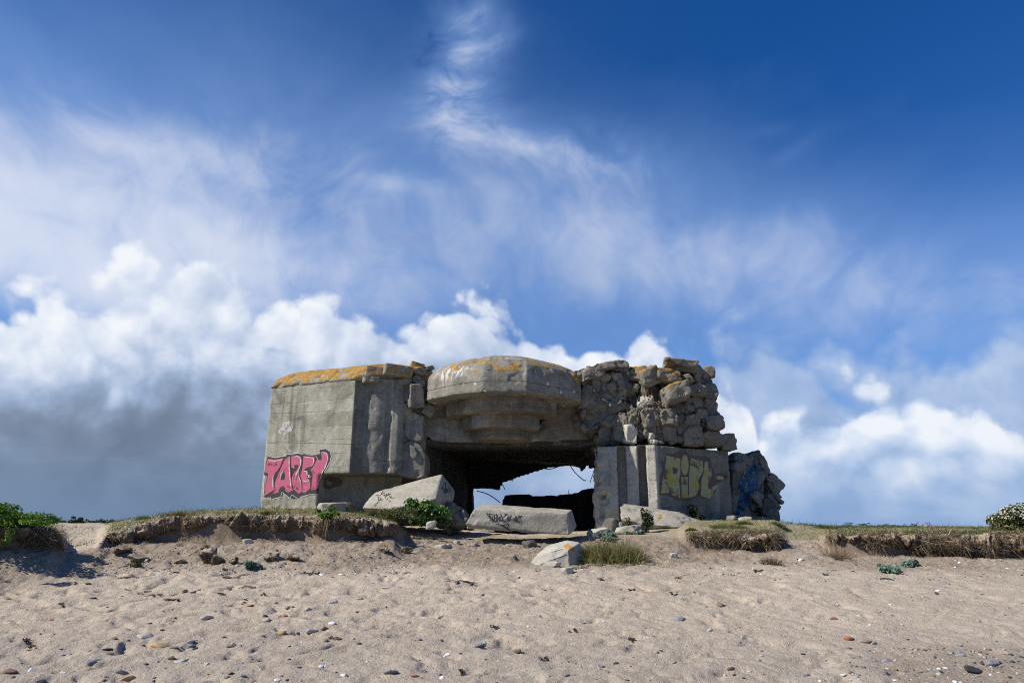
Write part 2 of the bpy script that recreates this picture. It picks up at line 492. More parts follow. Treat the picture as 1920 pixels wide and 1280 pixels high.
def concrete(name, lo=(0.15, 0.145, 0.13), hi=(0.36, 0.345, 0.31), boards=0.0, board_h=0.42, streak=0.5, lichen=0.0, lichen_z=(0, 1), up=0.5,
             white=0.0, spots=0.0, bump=0.5, agg=0.5, stain=0.5, blacken=0.0, warm=0.0, guano=None):
    m, g = new_mat(name)
    p, n = world_pos(g)
    nx, ny, nz = g.sep(n); x, y, z = g.sep(p)
    big = g.noise(p, 0.55, 5, 0.55, 0.2)
    mid = g.noise(p, 2.6, 7, 0.62, 0.3)
    fine = g.noise(p, 26, 5, 0.65)
    grain = g.noise(p, 95, 3, 0.6)
    mm = g.noise(g.vmath('ADD', p, (2.0, 8.0, 5.0)), 8.5, 6, 0.66, 0.4)
    t = g.lin(mid * 0.40 + big * 0.15 + fine * 0.15 + mm * 0.30, 0.36, 0.64)
    c = g.mix(t, lo, hi)
    c = g.mix(g.ss(mm, 0.56, 0.70) * 0.55, c, tuple(q * 0.42 for q in lo))
    c = g.mix(g.ss(mm, 0.42, 0.32) * 0.35, c, tuple(min(1, q * 1.35) for q in hi))
    # damp blotches and dirt
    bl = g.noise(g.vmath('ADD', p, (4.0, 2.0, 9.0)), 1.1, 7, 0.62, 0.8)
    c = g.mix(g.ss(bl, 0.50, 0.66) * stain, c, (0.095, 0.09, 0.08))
    c = g.mix(g.ss(bl, 0.44, 0.32) * 0.5, c, (0.40, 0.385, 0.345))
    height = fine * 0.55 + grain * 0.35 * agg + mid * 0.8 + mm * 1.3
    # runs of water down the face
    if streak:
        sv = g.comb(x * 3.4, y * 3.4, z * 0.22)
        sn = g.noise(sv, 1.3, 6, 0.6, 0.15)
        c = g.mix(g.ss(sn, 0.50, 0.70) * streak, c, (0.075, 0.073, 0.066))
        c = g.mix(g.ss(sn, 0.44, 0.30) * streak * 0.5, c, (0.42, 0.41, 0.38))
    if boards:
        wob = (g.noise(p, 0.9, 3, 0.5) - 0.5) * 0.05
        q = (z + wob) / board_h
        fr = g.math('FRACT', q); k = g.math('FLOOR', q)
        d0 = g.math('MINIMUM', fr, 1.0 - fr)
        line = g.ss(d0, 0.035, 0.0)
        br = g.noise(p, 3.5, 4, 0.6)
        line = line * g.ss(br, 0.38, 0.58)
        tone = g.noise(g.comb(k * 3.7, x * 0.15, y * 0.15), 1.0, 1, 0.5)
        c = g.mix(boards, c, g.vmath('SCALE', c, scale=g.lin(tone, 0.25, 0.75, 0.72, 1.25)))
        c = g.mix(line * boards * 0.75, c, (0.08, 0.076, 0.068))
        height = height - line * 1.2 * boards
        # pale lime along some joints
        lime = g.ss(d0, 0.09, 0.0) * g.ss(g.noise(p, 2.1, 5, 0.6), 0.55, 0.68)
        c = g.mix(lime * 0.5 * boards, c, (0.52, 0.50, 0.46))
    # blow holes
    vd = g.voro(p, 15, 'F1')
    pit = g.ss(vd, 0.20, 0.08) * g.ss(g.noise(p, 4.0, 2, 0.5), 0.50, 0.64)
    c = g.mix(pit * 0.85, c, (0.045, 0.042, 0.038)); height = height - pit * 1.4
    # pale aggregate flecks
    va = g.voro(p, 48, 'F1')
    fl = g.ss(va, 0.26, 0.12) * g.ss(g.noise(p, 9, 3, 0.5), 0.45, 0.62)
    c = g.mix(fl * agg, c, (0.48, 0.45, 0.39))
    if warm:
        wn = g.noise(g.vmath('ADD', p, (7, 7, 1)), 1.7, 6, 0.6, 0.5)
        c = g.mix(g.ss(wn, 0.52, 0.68) * warm, c, (0.26, 0.17, 0.09))
    if white:
        wn = g.noise(g.vmath('ADD', p, (1, 5, 3)), 2.4, 7, 0.65, 0.4)
        c = g.mix(g.ss(wn, 0.60, 0.68) * white, c, (0.62, 0.61, 0.58))
    if spots:
        vs2 = g.voro(g.vmath('ADD', p, g.vmath('SCALE', g.noise(p, 12, 2, 0.5, color=True), scale=0.05)), 3.6, 'F1')
        sp = g.ss(vs2, 0.20, 0.15) * g.ss(g.noise(p, 1.6, 2, 0.5), 0.46, 0.54)
        c = g.mix(sp * spots, c, (0.56, 0.55, 0.50))
    if guano is not None:
        gx, gy, gz, rx, rz = guano
        gn = g.noise(g.comb(x * 2.6, y * 2.6, z * 0.9), 3.2, 6, 0.65, 0.3)
        zone = g.math('EXPONENT', (((x - gx) / rx) ** 2 + ((z - gz) / rz) ** 2) * -1.0)
        c = g.mix(g.ss(gn * 0.7 + zone * 0.42, 0.69, 0.80) * 0.8, c, (0.62, 0.62, 0.60))
    if lichen:
        ln = g.noise(p, 2.7, 8, 0.70, 0.5)
        hz = g.ss(z, lichen_z[0], lichen_z[1])
        lm = ln + (nz - 0.4) * 0.20 * up + (hz - 1.0) * 0.35
        f_ = g.ss(lm, 0.62 - 0.20 * lichen, 0.70 - 0.20 * lichen)
        lc = g.mix(g.ss(g.noise(p, 13, 4, 0.6), 0.35, 0.65), (0.27, 0.125, 0.014), (0.43, 0.255, 0.05))
        lc = g.mix(g.ss(fine, 0.55, 0.68) * 0.6, lc, (0.42, 0.38, 0.27))
        c = g.mix(f_ * 0.92, c, lc)
        height = height + f_ * fine * 0.8
    if blacken:
        c = g.mix(blacken, c, (0.022, 0.021, 0.019))
    finish(g, c, 0.92, height, bump, 0.03, spec=0.2)
    return m

MAT = {}
def build_materials():
    z = EYE
    MAT['wall'] = concrete('board_marked_concrete', (0.19, 0.18, 0.138), (0.44, 0.42, 0.335), boards=0.55, board_h=0.40, streak=0.55, lichen=0.25, lichen_z=(z + 2.2, z + 4.2), up=0.2, white=0.35, stain=0.5)
    MAT['splay'] = concrete('streaked_concrete', (0.13, 0.124, 0.102), (0.33, 0.315, 0.265), boards=0.35, board_h=0.75, streak=0.5, stain=0.4, white=0.2)
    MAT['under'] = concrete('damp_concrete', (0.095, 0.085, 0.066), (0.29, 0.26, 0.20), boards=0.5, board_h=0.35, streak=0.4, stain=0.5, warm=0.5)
    MAT['visor'] = concrete('lichen_spotted_concrete', (0.13, 0.12, 0.098), (0.34, 0.318, 0.258), boards=0.35, board_h=0.37, streak=0.35, lichen=0.54, lichen_z=(z + 3.4, z + 4.2), up=0.1, spots=1.0, agg=0.9, stain=0.4, guano=(-1.75, 0, z + 4.2, 1.0, 0.45))
    MAT['roof'] = concrete('lichen_covered_concrete', (0.17, 0.155, 0.115), (0.38, 0.35, 0.27), streak=0.2, lichen=0.95, lichen_z=(z + 3.4, z + 4.25), up=0.5, stain=0.4)
    MAT['inside'] = concrete('near_black_concrete', (0.05, 0.047, 0.042), (0.11, 0.105, 0.095), boards=0.6, board_h=0.4, streak=0.6, blacken=0.35)  # very dark concrete for the inner faces of the chamber
    MAT['rubble'] = concrete('broken_concrete', (0.12, 0.110, 0.086), (0.285, 0.26, 0.205), streak=0.2, lichen=0.25, lichen_z=(z + 3.2, z + 4.6), up=0.6, agg=1.0, bump=0.8, warm=0.25, stain=0.45)
    MAT['rubble_lichen'] = concrete('lichened_broken_concrete', (0.14, 0.128, 0.10), (0.31, 0.285, 0.225), streak=0.1, lichen=0.85, lichen_z=(z + 2.8, z + 4.0), up=1.3, agg=1.0, bump=0.8, stain=0.4)
    MAT['core'] = concrete('rough_concrete_core', (0.07, 0.064, 0.05), (0.23, 0.21, 0.165), streak=0.3, agg=1.0, bump=1.0, stain=0.6)
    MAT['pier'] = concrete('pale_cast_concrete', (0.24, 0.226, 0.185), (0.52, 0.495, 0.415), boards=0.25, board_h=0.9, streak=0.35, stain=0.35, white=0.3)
    MAT['shade_wall'] = concrete('shaded_cast_concrete', (0.12, 0.11, 0.09), (0.275, 0.255, 0.21), boards=0.3, board_h=0.9, streak=0.45, stain=0.5, white=0.12)  # darker copy of the pier concrete: the wing wall's shade is in the colour
    MAT['slab'] = concrete('weathered_slab_concrete', (0.27, 0.245, 0.195), (0.47, 0.43, 0.345), streak=0.1, agg=1.0, bump=0.6, stain=0.35)
    MAT['pale_stone'] = concrete('pale_concrete', (0.34, 0.32, 0.27), (0.56, 0.53, 0.45), streak=0.0, agg=0.8, bump=0.5, stain=0.25)
    MAT['wedge'] = concrete('pale_concrete_with_lichen', (0.30, 0.28, 0.235), (0.52, 0.49, 0.41), streak=0.0, agg=0.8, bump=0.5, stain=0.3)
    MAT['dark_stone'] = concrete('dark_concrete', (0.07, 0.065, 0.058), (0.19, 0.18, 0.155), streak=0.2, agg=0.8, bump=0.8, stain=0.5)

    def paint(name, col, wear=0.5, wear_scale=3.0, rough=0.75):
        m, g = new_mat(name); p, n = world_pos(g)
        w = g.noise(p, wear_scale, 8, 0.7, 0.4); v = g.noise(p, 6, 4, 0.6)
        c = g.mix(g.lin(v * 0.5 + w * 0.5, 0.35, 0.65, 0.0, 0.6), col, tuple(q * 0.55 + 0.03 for q in col))
        a = g.ss(w, 0.30 + wear * 0.16, 0.40 + wear * 0.18)
        finish(g, c, rough, g.noise(p, 40, 3, 0.6), 0.2, 0.01, alpha=a)
        return m
    MAT['paint_pink'] = paint('pink_paint', (0.53, 0.11, 0.19), 0.20)
    MAT['paint_black'] = paint('black_paint', (0.035, 0.036, 0.038), 0.15)
    MAT['paint_white'] = paint('white_paint', (0.72, 0.70, 0.70), 0.2)
    MAT['paint_grey_white'] = paint('faded_white_paint', (0.50, 0.49, 0.45), 0.75, 7.0)
    MAT['chalk'] = paint('chalk', (0.34, 0.335, 0.32), 0.15, 7.0)
    MAT['crack'] = paint('crack_shadow', (0.03, 0.028, 0.025), 0.35, 4.0)
    MAT['paint_tag'] = paint('black_spray_paint', (0.025, 0.025, 0.027), 0.25)
    MAT['paint_maroon'] = paint('maroon_paint', (0.135, 0.085, 0.085), 0.60, 2.8)
    MAT['paint_cream'] = paint('pale_yellow_paint', (0.40, 0.38, 0.17), 0.44, 2.6)
    MAT['paint_yellow'] = paint('yellow_paint', (0.42, 0.34, 0.04), 0.3)
    MAT['paint_blue'] = paint('blue_paint', (0.018, 0.13, 0.27), 0.3, 3.0)
    MAT['paint_violet'] = paint('faint_violet_paint', (0.13, 0.10, 0.16), 0.6)

    MAT['lichen'] = paint('orange_lichen', (0.44, 0.24, 0.03), 0.35, 9.0, 0.9)

    def rock(name, lo, hi, scale=9, veins=0.0):
        m, g = new_mat(name)
        tcn = g.n('ShaderNodeTexCoord'); oi = g.n('ShaderNodeObjectInfo')
        p = g.vmath('ADD', V(g, tcn.outputs['Object']), g.vmath('SCALE', (7.0, 3.0, 5.0), scale=V(g, oi.outputs['Random'])))
        a = g.noise(p, scale, 6, 0.6, 0.4); b = g.noise(p, scale * 7, 4, 0.6)
        c = g.mix(g.lin(a * 0.6 + b * 0.4, 0.35, 0.65), lo, hi)
        c = g.mix(g.ss(b, 0.60, 0.70) * 0.5, c, tuple(min(1, q * 1.7) for q in hi))
        if veins:
            vn = g.ss(g.math('ABSOLUTE', g.noise(p, scale * 0.7, 5, 0.6, 1.0) - 0.5), 0.03, 0.0)
            c = g.mix(vn * veins, c, (0.5, 0.5, 0.5))
        finish(g, c, 0.75, b, 0.4, 0.01, spec=0.35)
        return m
    MAT['peb_grey'] = rock('grey_stone', (0.11, 0.115, 0.12), (0.24, 0.245, 0.25), veins=0.4)
    MAT['peb_blue'] = rock('slate_blue_stone', (0.07, 0.085, 0.105), (0.17, 0.20, 0.235), veins=0.3)
    MAT['peb_dark'] = rock('dark_stone', (0.025, 0.027, 0.03), (0.07, 0.072, 0.078))
    MAT['peb_brown'] = rock('brown_stone', (0.11, 0.075, 0.05), (0.24, 0.17, 0.115))
    MAT['peb_tan'] = rock('tan_stone', (0.26, 0.17, 0.085), (0.44, 0.31, 0.17))
    MAT['peb_red'] = rock('brick_red_stone', (0.24, 0.085, 0.045), (0.40, 0.16, 0.09))
    MAT['peb_white'] = rock('white_stone', (0.50, 0.50, 0.48), (0.76, 0.76, 0.73))
    MAT['peb_pale'] = rock('pale_grey_stone', (0.27, 0.26, 0.24), (0.46, 0.45, 0.42))
    MAT['weed'] = rock('dried_seaweed', (0.012, 0.010, 0.008), (0.05, 0.038, 0.026), 14)
    MAT['twig'] = rock('dry_twig', (0.07, 0.05, 0.035), (0.17, 0.125, 0.08), 14)

    def leaf(name, lo, hi, dead=None, trans=0.35, spec=0.35, rough=0.45):
        m, g = new_mat(name); t = attr(g, 'tint'); p, n = world_pos(g)
        c = g.mix(t, lo, hi)
        c = g.mix(g.lin(g.noise(p, 5, 3, 0.5), 0.35, 0.7, 0.0, 0.45), c, tuple(q * 0.6 for q in lo))
        if dead is not None: c = g.mix(g.ss(t, 0.90, 0.93), c, dead)
        finish(g, c, rough, trans=trans, spec=spec)
        return m
    MAT['leaf_bright'] = leaf('fresh_green_leaf', (0.05, 0.15, 0.012), (0.17, 0.34, 0.04), (0.30, 0.24, 0.07))
    MAT['leaf_glossy'] = leaf('glossy_green_leaf', (0.035, 0.13, 0.014), (0.15, 0.32, 0.05), (0.36, 0.30, 0.10), rough=0.3, spec=0.5)
    MAT['leaf_dark'] = leaf('dark_green_leaf', (0.018, 0.035, 0.010), (0.06, 0.085, 0.025), trans=0.2)
    MAT['leaf_teal'] = leaf('blue_green_leaf', (0.13, 0.22, 0.155), (0.28, 0.39, 0.30), rough=0.6)
    MAT['leaf_olive'] = leaf('olive_leaf', (0.07, 0.095, 0.025), (0.20, 0.21, 0.075), (0.33, 0.26, 0.12))
    MAT['flower_white'] = leaf('white_flower', (0.60, 0.58, 0.46), (0.82, 0.80, 0.70))
    MAT['flower_pink'] = leaf('pink_flower', (0.40, 0.16, 0.26), (0.55, 0.27, 0.38))
    MAT['grass_dry'] = leaf('dry_grass', (0.10, 0.115, 0.03), (0.33, 0.29, 0.115), (0.42, 0.34, 0.18), rough=0.7, spec=0.2)
    MAT['grass_green'] = leaf('short_grass', (0.06, 0.10, 0.018), (0.22, 0.21, 0.065), (0.34, 0.27, 0.12), rough=0.7, spec=0.2)
    MAT['root'] = leaf('dry_roots', (0.11, 0.082, 0.05), (0.33, 0.255, 0.165), (0.46, 0.38, 0.26), trans=0.1, rough=0.9, spec=0.1)
    MAT['stem'] = leaf('woody_stem', (0.08, 0.06, 0.035), (0.20, 0.16, 0.09), trans=0.05, rough=0.85, spec=0.1)
    MAT['far_tree'] = leaf('distant_foliage', (0.018, 0.028, 0.012), (0.05, 0.065, 0.03), trans=0.15, rough=0.8, spec=0.1)

    m, g = new_mat('rusty_steel'); p, n = world_pos(g)
    r_ = g.noise(p, 22, 5, 0.6)
    finish(g, g.mix(g.lin(r_, 0.35, 0.65), (0.035, 0.020, 0.012), (0.14, 0.060, 0.028)), 0.8, r_, 0.4, 0.005)
    MAT['rust'] = m

    m, g = new_mat('sod'); p, n = world_pos(g)
    a = g.noise(p, 3.2, 7, 0.65, 0.4); b = g.noise(p, 30, 5, 0.65)
    nx, ny, nz = g.sep(n)
    c = g.mix(g.lin(a * 0.6 + b * 0.4, 0.36, 0.64), (0.07, 0.05, 0.032), (0.25, 0.19, 0.13))
    c = g.mix(g.ss(nz, 0.25, 0.75) * g.ss(b * 0.5 + a * 0.5, 0.35, 0.55), c, (0.42, 0.345, 0.255))
    st = g.voro(p, 26, 'F1')
    c = g.mix(g.ss(st, 0.22, 0.10) * g.ss(g.noise(p, 6, 2, 0.5), 0.5, 0.62), c, (0.55, 0.51, 0.44))
    finish(g, c, 0.95, b * 0.8 + a * 1.2, 0.9, 0.05, spec=0.1)
    MAT['sod'] = m

    # sand, with gravel, soil and turf where the sheet says so
    m, g = new_mat('sand'); p, n = world_pos(g)
    x, y, z_ = g.sep(p)
    soil, turf, grit = attr(g, 'soil'), attr(g, 'turf'), attr(g, 'grit')
    a = g.noise(p, 0.5, 6, 0.6, 0.3); b = g.noise(p, 4.5, 6, 0.62, 0.3); c1 = g.noise(p, 55, 4, 0.65); c2 = g.noise(p, 170, 2, 0.6)
    c = g.mix(g.lin(a * 0.4 + b * 0.6, 0.34, 0.66), (0.395, 0.328, 0.25), (0.56, 0.474, 0.368))
    c = g.mix(g.ss(y, 10.5, 7.4) * 0.45, c, (0.345, 0.30, 0.25))             # cooler, coarser sand near the tide line
    c0 = g.noise(p, 22, 6, 0.70, 0.0)
    c = g.mix(g.ss(c0, 0.52, 0.66) * 0.28, c, (0.235, 0.187, 0.138))
    c = g.mix(g.ss(c0, 0.44, 0.34) * 0.35, c, (0.56, 0.475, 0.375))
    c = g.mix(g.ss(c1, 0.54, 0.68) * 0.40, c, (0.15, 0.12, 0.095))
    c = g.mix(g.ss(c2, 0.60, 0.72) * 0.45, c, (0.10, 0.085, 0.075))
    c = g.mix(g.ss(c2, 0.40, 0.30) * 0.35, c, (0.56, 0.49, 0.40))
    # shell grit and small stones
    v1 = g.voro(p, 34, 'F1'); v1c = g.voro(p, 34, 'F1', out='Color')
    cr, cg, cb = g.sep(v1c)
    on = g.ss(v1, 0.30, 0.22) * g.ss(cr, 0.80, 0.82)
    sparse = g.ss(g.noise(p, 1.1, 4, 0.6), 0.42, 0.62, 0.12, 0.6)
    gm = on * g.math('MAXIMUM', grit, sparse)
    gc = g.ramp(cg, [(0.0, (0.085, 0.075, 0.07)), (0.35, (0.20, 0.165, 0.135)), (0.6, (0.33, 0.29, 0.245)), (0.85, (0.50, 0.47, 0.42)), (1.0, (0.74, 0.72, 0.68))])
    c = g.mix(soil, c, g.mix(g.lin(b, 0.35, 0.65), (0.165, 0.125, 0.088), (0.30, 0.235, 0.17)))
    c = g.mix(grit * g.ss(c0 * 0.5 + b * 0.5, 0.40, 0.58, 0.25, 0.95), c, (0.225, 0.172, 0.122))
    c = g.mix(gm * 0.9, c, gc)
    tn = g.noise(p, 2.6, 7, 0.66)
    tc_ = g.mix(g.lin(tn, 0.38, 0.62), (0.12, 0.125, 0.04), (0.26, 0.225, 0.10))
    c = g.mix(g.math('MULTIPLY', turf, g.ss(tn + c1 * 0.3, 0.42, 0.72, 0.35, 1.0)), c, tc_)
    h = c1 * 0.45 + c2 * 0.18 + b * 1.1 + gm * 0.8 + c0 * 1.3
    finish(g, c, 0.95, h, 0.75, 0.04, spec=0.12)
    MAT['sand'] = m
build_materials()

# ------------------------------------------------------------------ ground
# one profile per direction (photograph column): foot of the slope, top of the slope, lip, then the plateau
#  px: (Yfoot, Ytop, z_top, z_lip, z at 20 m, z at 30 m, lip)   heights relative to the eye
PROF = [(-900, 6.0, 7.6, -1.15, .12, .20, .0, 1), (-250, 9.8, 11.4, -.66, .12, .10, .0, 1), (0, 11.0, 12.6, -.46, -.02, .0, -.1, 1), (60, 11.6, 13.0, -.40, -.08, .0, -.1, 1), (108, 11.9, 13.2, -.40, -.16, -.15, -.18, 1),
        (133, 12.0, 13.4, -.62, -.60, -.25, -.2, 0), (188, 12.2, 14.0, -.55, -.52, -.22, -.2, 0), (212, 13.0, 14.9, -.40, -.18, .0, -.1, 1),
        (330, 13.0, 15.2, -.36, .17, .28, .1, 1), (480, 12.9, 15.2, -.33, .20, .40, .2, 1), (620, 13.0, 15.3, -.33, .19, .38, .0, 1), (705, 13.3, 15.5, -.32, .10, .25, -.1, 1),
        (742, 13.6, 15.6, -.30, .02, .12, -.2, 1), (764, 13.8, 16.4, -.38, -.36, -.02, -.3, 0), (860, 13.8, 17.0, -.36, -.35, -.15, -.3, 0), (980, 13.8, 17.0, -.40, -.39, -.30, -.3, 0),
        (1110, 13.8, 17.0, -.33, -.32, -.15, -.3, 0), (1200, 13.9, 16.6, -.30, -.29, .02, -.1, 0), (1272, 13.9, 16.0, -.34, -.32, .10, .0, 0), (1292, 14.2, 15.8, -.52, -.18, .14, .05, 1), (1455, 14.0, 15.8, -.52, -.16, .16, .05, 1),
        (1476, 13.8, 16.4, -.36, -.34, .08, .0, 0), (1532, 13.8, 16.2, -.38, -.35, .0, .0, 0), (1562, 13.6, 15.4, -.60, -.17, -.05, -.03, 1), (1920, 13.4, 15.4, -.62, -.14, -.05, -.05, 1), (2900, 13.0, 15.4, -.62, -.14, -.05, -.05, 1)]
PR = np.array(PROF, float)
def u_of(px): return (px - 960.0) / 1280.0 / 1.035
PR_U = np.array([u_of(q) for q in PR[:, 0]])

def prof(u):
    return [np.interp(u, PR_U, PR[:, k]) for k in range(1, 8)]

def beach(Y): return -1.5 + 0.112 * (Y - 7.3) - 0.004 * np.clip(7.3 - Y, 0, None)

def ground_base(X, Y):
    """smooth shape of the ground, world z, and the masks"""
    X = np.asarray(X, float); Y = np.asarray(Y, float)
    u = X / np.maximum(Y, 7.0)
    p3 = np.stack([X, Y, np.zeros_like(X)], -1).reshape(-1, 3)
    w = fbm(p3, 0.9, 3, 0.5, 5).reshape(X.shape)
    u = u + w * 0.004
    yf, yb, zb, zr, z20, z30, lip = prof(u)
    sh = fbm(p3, 1.3, 3, 0.5, 7).reshape(X.shape) * 0.16
    yf = yf + sh; yb = yb + sh * lip
    b = beach(Y)
    bf = beach(yf)
    t = np.clip((Y - yf) / (yb - yf), 0, 1)
    tal = bf + (zb - bf) * (t ** 1.15)
    d = 0.16
    s = sstep(Y, yb, yb + d)
    lipz = zb + (zr - zb) * s
    pl = zr + (z20 - zr) * sstep(Y, yb + d, np.full_like(yb, 20.0))
    pl = np.where(Y > 20, z20 + (z30 - z20) * sstep(Y, 20.0, 30.0), pl)
    far = np.interp(Y, [30, 60, 150, 600, 4000], [0, .45, .85, 1.0, 1.0])
    pl = np.where(Y > 30, z30 + (-0.10 - z30) * far, pl)
    z = np.where(Y < yf, b, np.where(Y < yb, tal, np.where(Y < yb + d, lipz, pl)))
    face = sstep(Y, yb - 0.35, yb - 0.05) * (1 - sstep(Y, yb + 0.10, yb + 0.4)) * lip
    talm = sstep(Y, yf - 0.5, yf + 0.6) * (1 - sstep(Y, yb + .2, yb + 1.2))
    plat = sstep(Y, yb + 0.15, yb + 1.1)
    return z + EYE, face, talm, plat, u

def micro(X, Y, plat, talm):
    """footprints, wind ripples and lumps"""
    p3 = np.stack([X, Y, np.zeros_like(X)], -1).reshape(-1, 3)
    sh = X.shape
    q = p3.copy(); q[:, 0] += fbm(p3, 1.2, 2, 0.5, 31) * 0.35; q[:, 1] += fbm(p3, 1.2, 2, 0.5, 32) * 0.35
    a = fbm(q, 1.9, 3, 0.5, 11)
    b = fbm(q * np.array([1.0, 1.35, 1]), 3.6, 3, 0.55, 12)
    hollows = -np.clip(b + 0.05, -1, 0.0)                     # only the dents
    dents = np.clip(-b - 0.08, 0, 1)
    c = fbm(p3, 11, 3, 0.55, 13)
    m = a * 0.035 - dents * 0.105 + np.clip(b, 0, 1) * 0.022 + c * 0.010
    left = np.interp(p3[:, 0], [-9, -2, 3, 8], [1.55, 1.25, 0.9, 0.45])
    near = 1.0
    m = m * left
    # wind ripples on the right
    rip = np.sin((p3[:, 0] * 0.45 + p3[:, 1] * 1.0 + fbm(p3, 0.8, 3, 0.5, 14) * 1.1) * 2 * np.pi / 0.42)
    m = m + rip * 0.006 * np.interp(p3[:, 0], [-2, 3], [0.15, 1.0])
    m = m.reshape(sh)
    rough = fbm(p3, 5, 5, 0.65, 15).reshape(sh) * 0.075
    return m * (1 - 0.55 * talm) * (1 - 0.5 * plat) + rough * talm

def build_ground():
    ys = [-7.0]
    while ys[-1] < 3.0: ys.append(ys[-1] + 0.5)
    while ys[-1] < 6.6: ys.append(ys[-1] + 0.08)
    while ys[-1] < 19.5: ys.append(ys[-1] + 0.0035 * ys[-1])
    while ys[-1] < 60: ys.append(ys[-1] * 1.012)
    while ys[-1] < 5000: ys.append(ys[-1] * 1.09)
    ys = np.array(ys)
    fine = np.linspace(-0.62, 0.62, 1000)                      # X / (Y + 5)
    side = np.geomspace(0.63, 3.0, 60)
    us = np.concatenate([-side[::-1], fine, side])
    Yg, Ug = np.meshgrid(ys, us, indexing='ij')
    Xg = Ug * (Yg + 8.0) * 1.0
    z, face, talm, plat, u = ground_base(Xg, Yg)
    fade = np.clip(1 - (Yg - 25) / 30, 0, 1)
    z = z + micro(Xg, Yg, plat, talm) * fade
    p3 = np.stack([Xg, Yg, z], -1).reshape(-1, 3)
    tn = fbm(p3, 0.7, 4, 0.6, 21).reshape(Xg.shape)
    centre = np.interp(u, [u_of(130), u_of(205), u_of(700), u_of(760), u_of(1230), u_of(1330)], [0.1, 0.9, 0.9, 0.12, 0.12, 0.8])
    turf = plat * np.clip(centre + 0.5 * tn, 0, 1) * sstep(Yg, 15.8, 17.2)
    turf = np.where(Yg > 32, np.clip(0.55 + tn, 0.1, 0.9), turf)
    gap = sstep(u, u_of(118), u_of(135)) * (1 - sstep(u, u_of(190), u_of(215)))
    turf = turf * (1 - 0.85 * gap * (Yg < 60))
    soil = np.clip(face * 1.1 + talm * np.clip(0.15 + tn * 0.5, 0, .4), 0, 1)
    cen = sstep(u, u_of(700), u_of(800)) * (1 - sstep(u, u_of(1250), u_of(1400)))
    grit = np.clip(talm * (0.75 + 0.3 * tn) + cen * sstep(Yg, 12.5, 14.5) * (Yg < 19) * 0.4 + sstep(Xg - Yg * .35, .9, 1.6) * (1 - sstep(Yg, 8.0, 9.0)) * .6, 0, 1)
    f = grid_faces(len(ys), len(us))
    me = np_mesh('ground', p3, f.ravel(), np.full(len(f), 4), attrs={'soil': soil.ravel(), 'turf': turf.ravel(), 'grit': grit.ravel()})
    structure(link('sand', me, MAT['sand']))
    return ys, us, z
_gys, _gus, _gz = build_ground()

def gz(x, y):
    """height of the built ground sheet"""
    u = x / (y + 8.0)
    j = int(np.clip(np.searchsorted(_gys, y) - 1, 0, len(_gys) - 2)); i = int(np.clip(np.searchsorted(_gus, u) - 1, 0, len(_gus) - 2))
    a = (y - _gys[j]) / (_gys[j + 1] - _gys[j]); b = (u - _gus[i]) / (_gus[i + 1] - _gus[i])
    return float((_gz[j, i] * (1 - a) + _gz[j + 1, i] * a) * (1 - b) + (_gz[j, i + 1] * (1 - a) + _gz[j + 1, i + 1] * a) * b)

def hit(px, py, y0=6.0, y1=60.0):
    """where the line of sight through a photograph pixel meets the ground"""
    d = ray(px, py); d = d / d.y
    Y = y0
    while Y < y1:
        p = Vector((0, 0, EYE)) + d * Y
        if p.z < gz(p.x, p.y):
            lo, hi_ = Y - 0.05, Y
            for _ in range(12):
                mid = (lo + hi_) / 2; p = Vector((0, 0, EYE)) + d * mid
                if p.z < gz(p.x, p.y): hi_ = mid
                else: lo = mid
            return Vector((0, 0, EYE)) + d * hi_
        Y += 0.05
    return Vector((0, 0, EYE)) + d * y1

# ------------------------------------------------------------------ the ruin
from mathutils.bvhtree import BVHTree

def inset(poly, d):
    """move every side of a counter-clockwise plan inwards by d[i]"""
    n = len(poly); out = []
    L = []
    for i in range(n):
        a, b = Vector(poly[i]), Vector(poly[(i + 1) % n]); t = (b - a).normalized(); nn = Vector((-t.y, t.x))
        L.append((a + nn * d[i], t))
    for i in range(n):
        (p, t), (q, s) = L[i - 1], L[i]
        den = t.x * s.y - t.y * s.x
        w = q - p; k = (w.x * s.y - w.y * s.x) / den
        out.append(tuple(p + t * k))
    return out

def join_bm(*bms):
    a = bms[0]
    for b in bms[1:]:
        me = bpy.data.meshes.new('j'); b.to_mesh(me); b.free(); a.from_mesh(me); bpy.data.meshes.remove(me)
    return a

def bvh_of(me):
    c = co(me); return BVHTree.FromPolygons([Vector(v) for v in c], [tuple(p.vertices) for p in me.polygons])

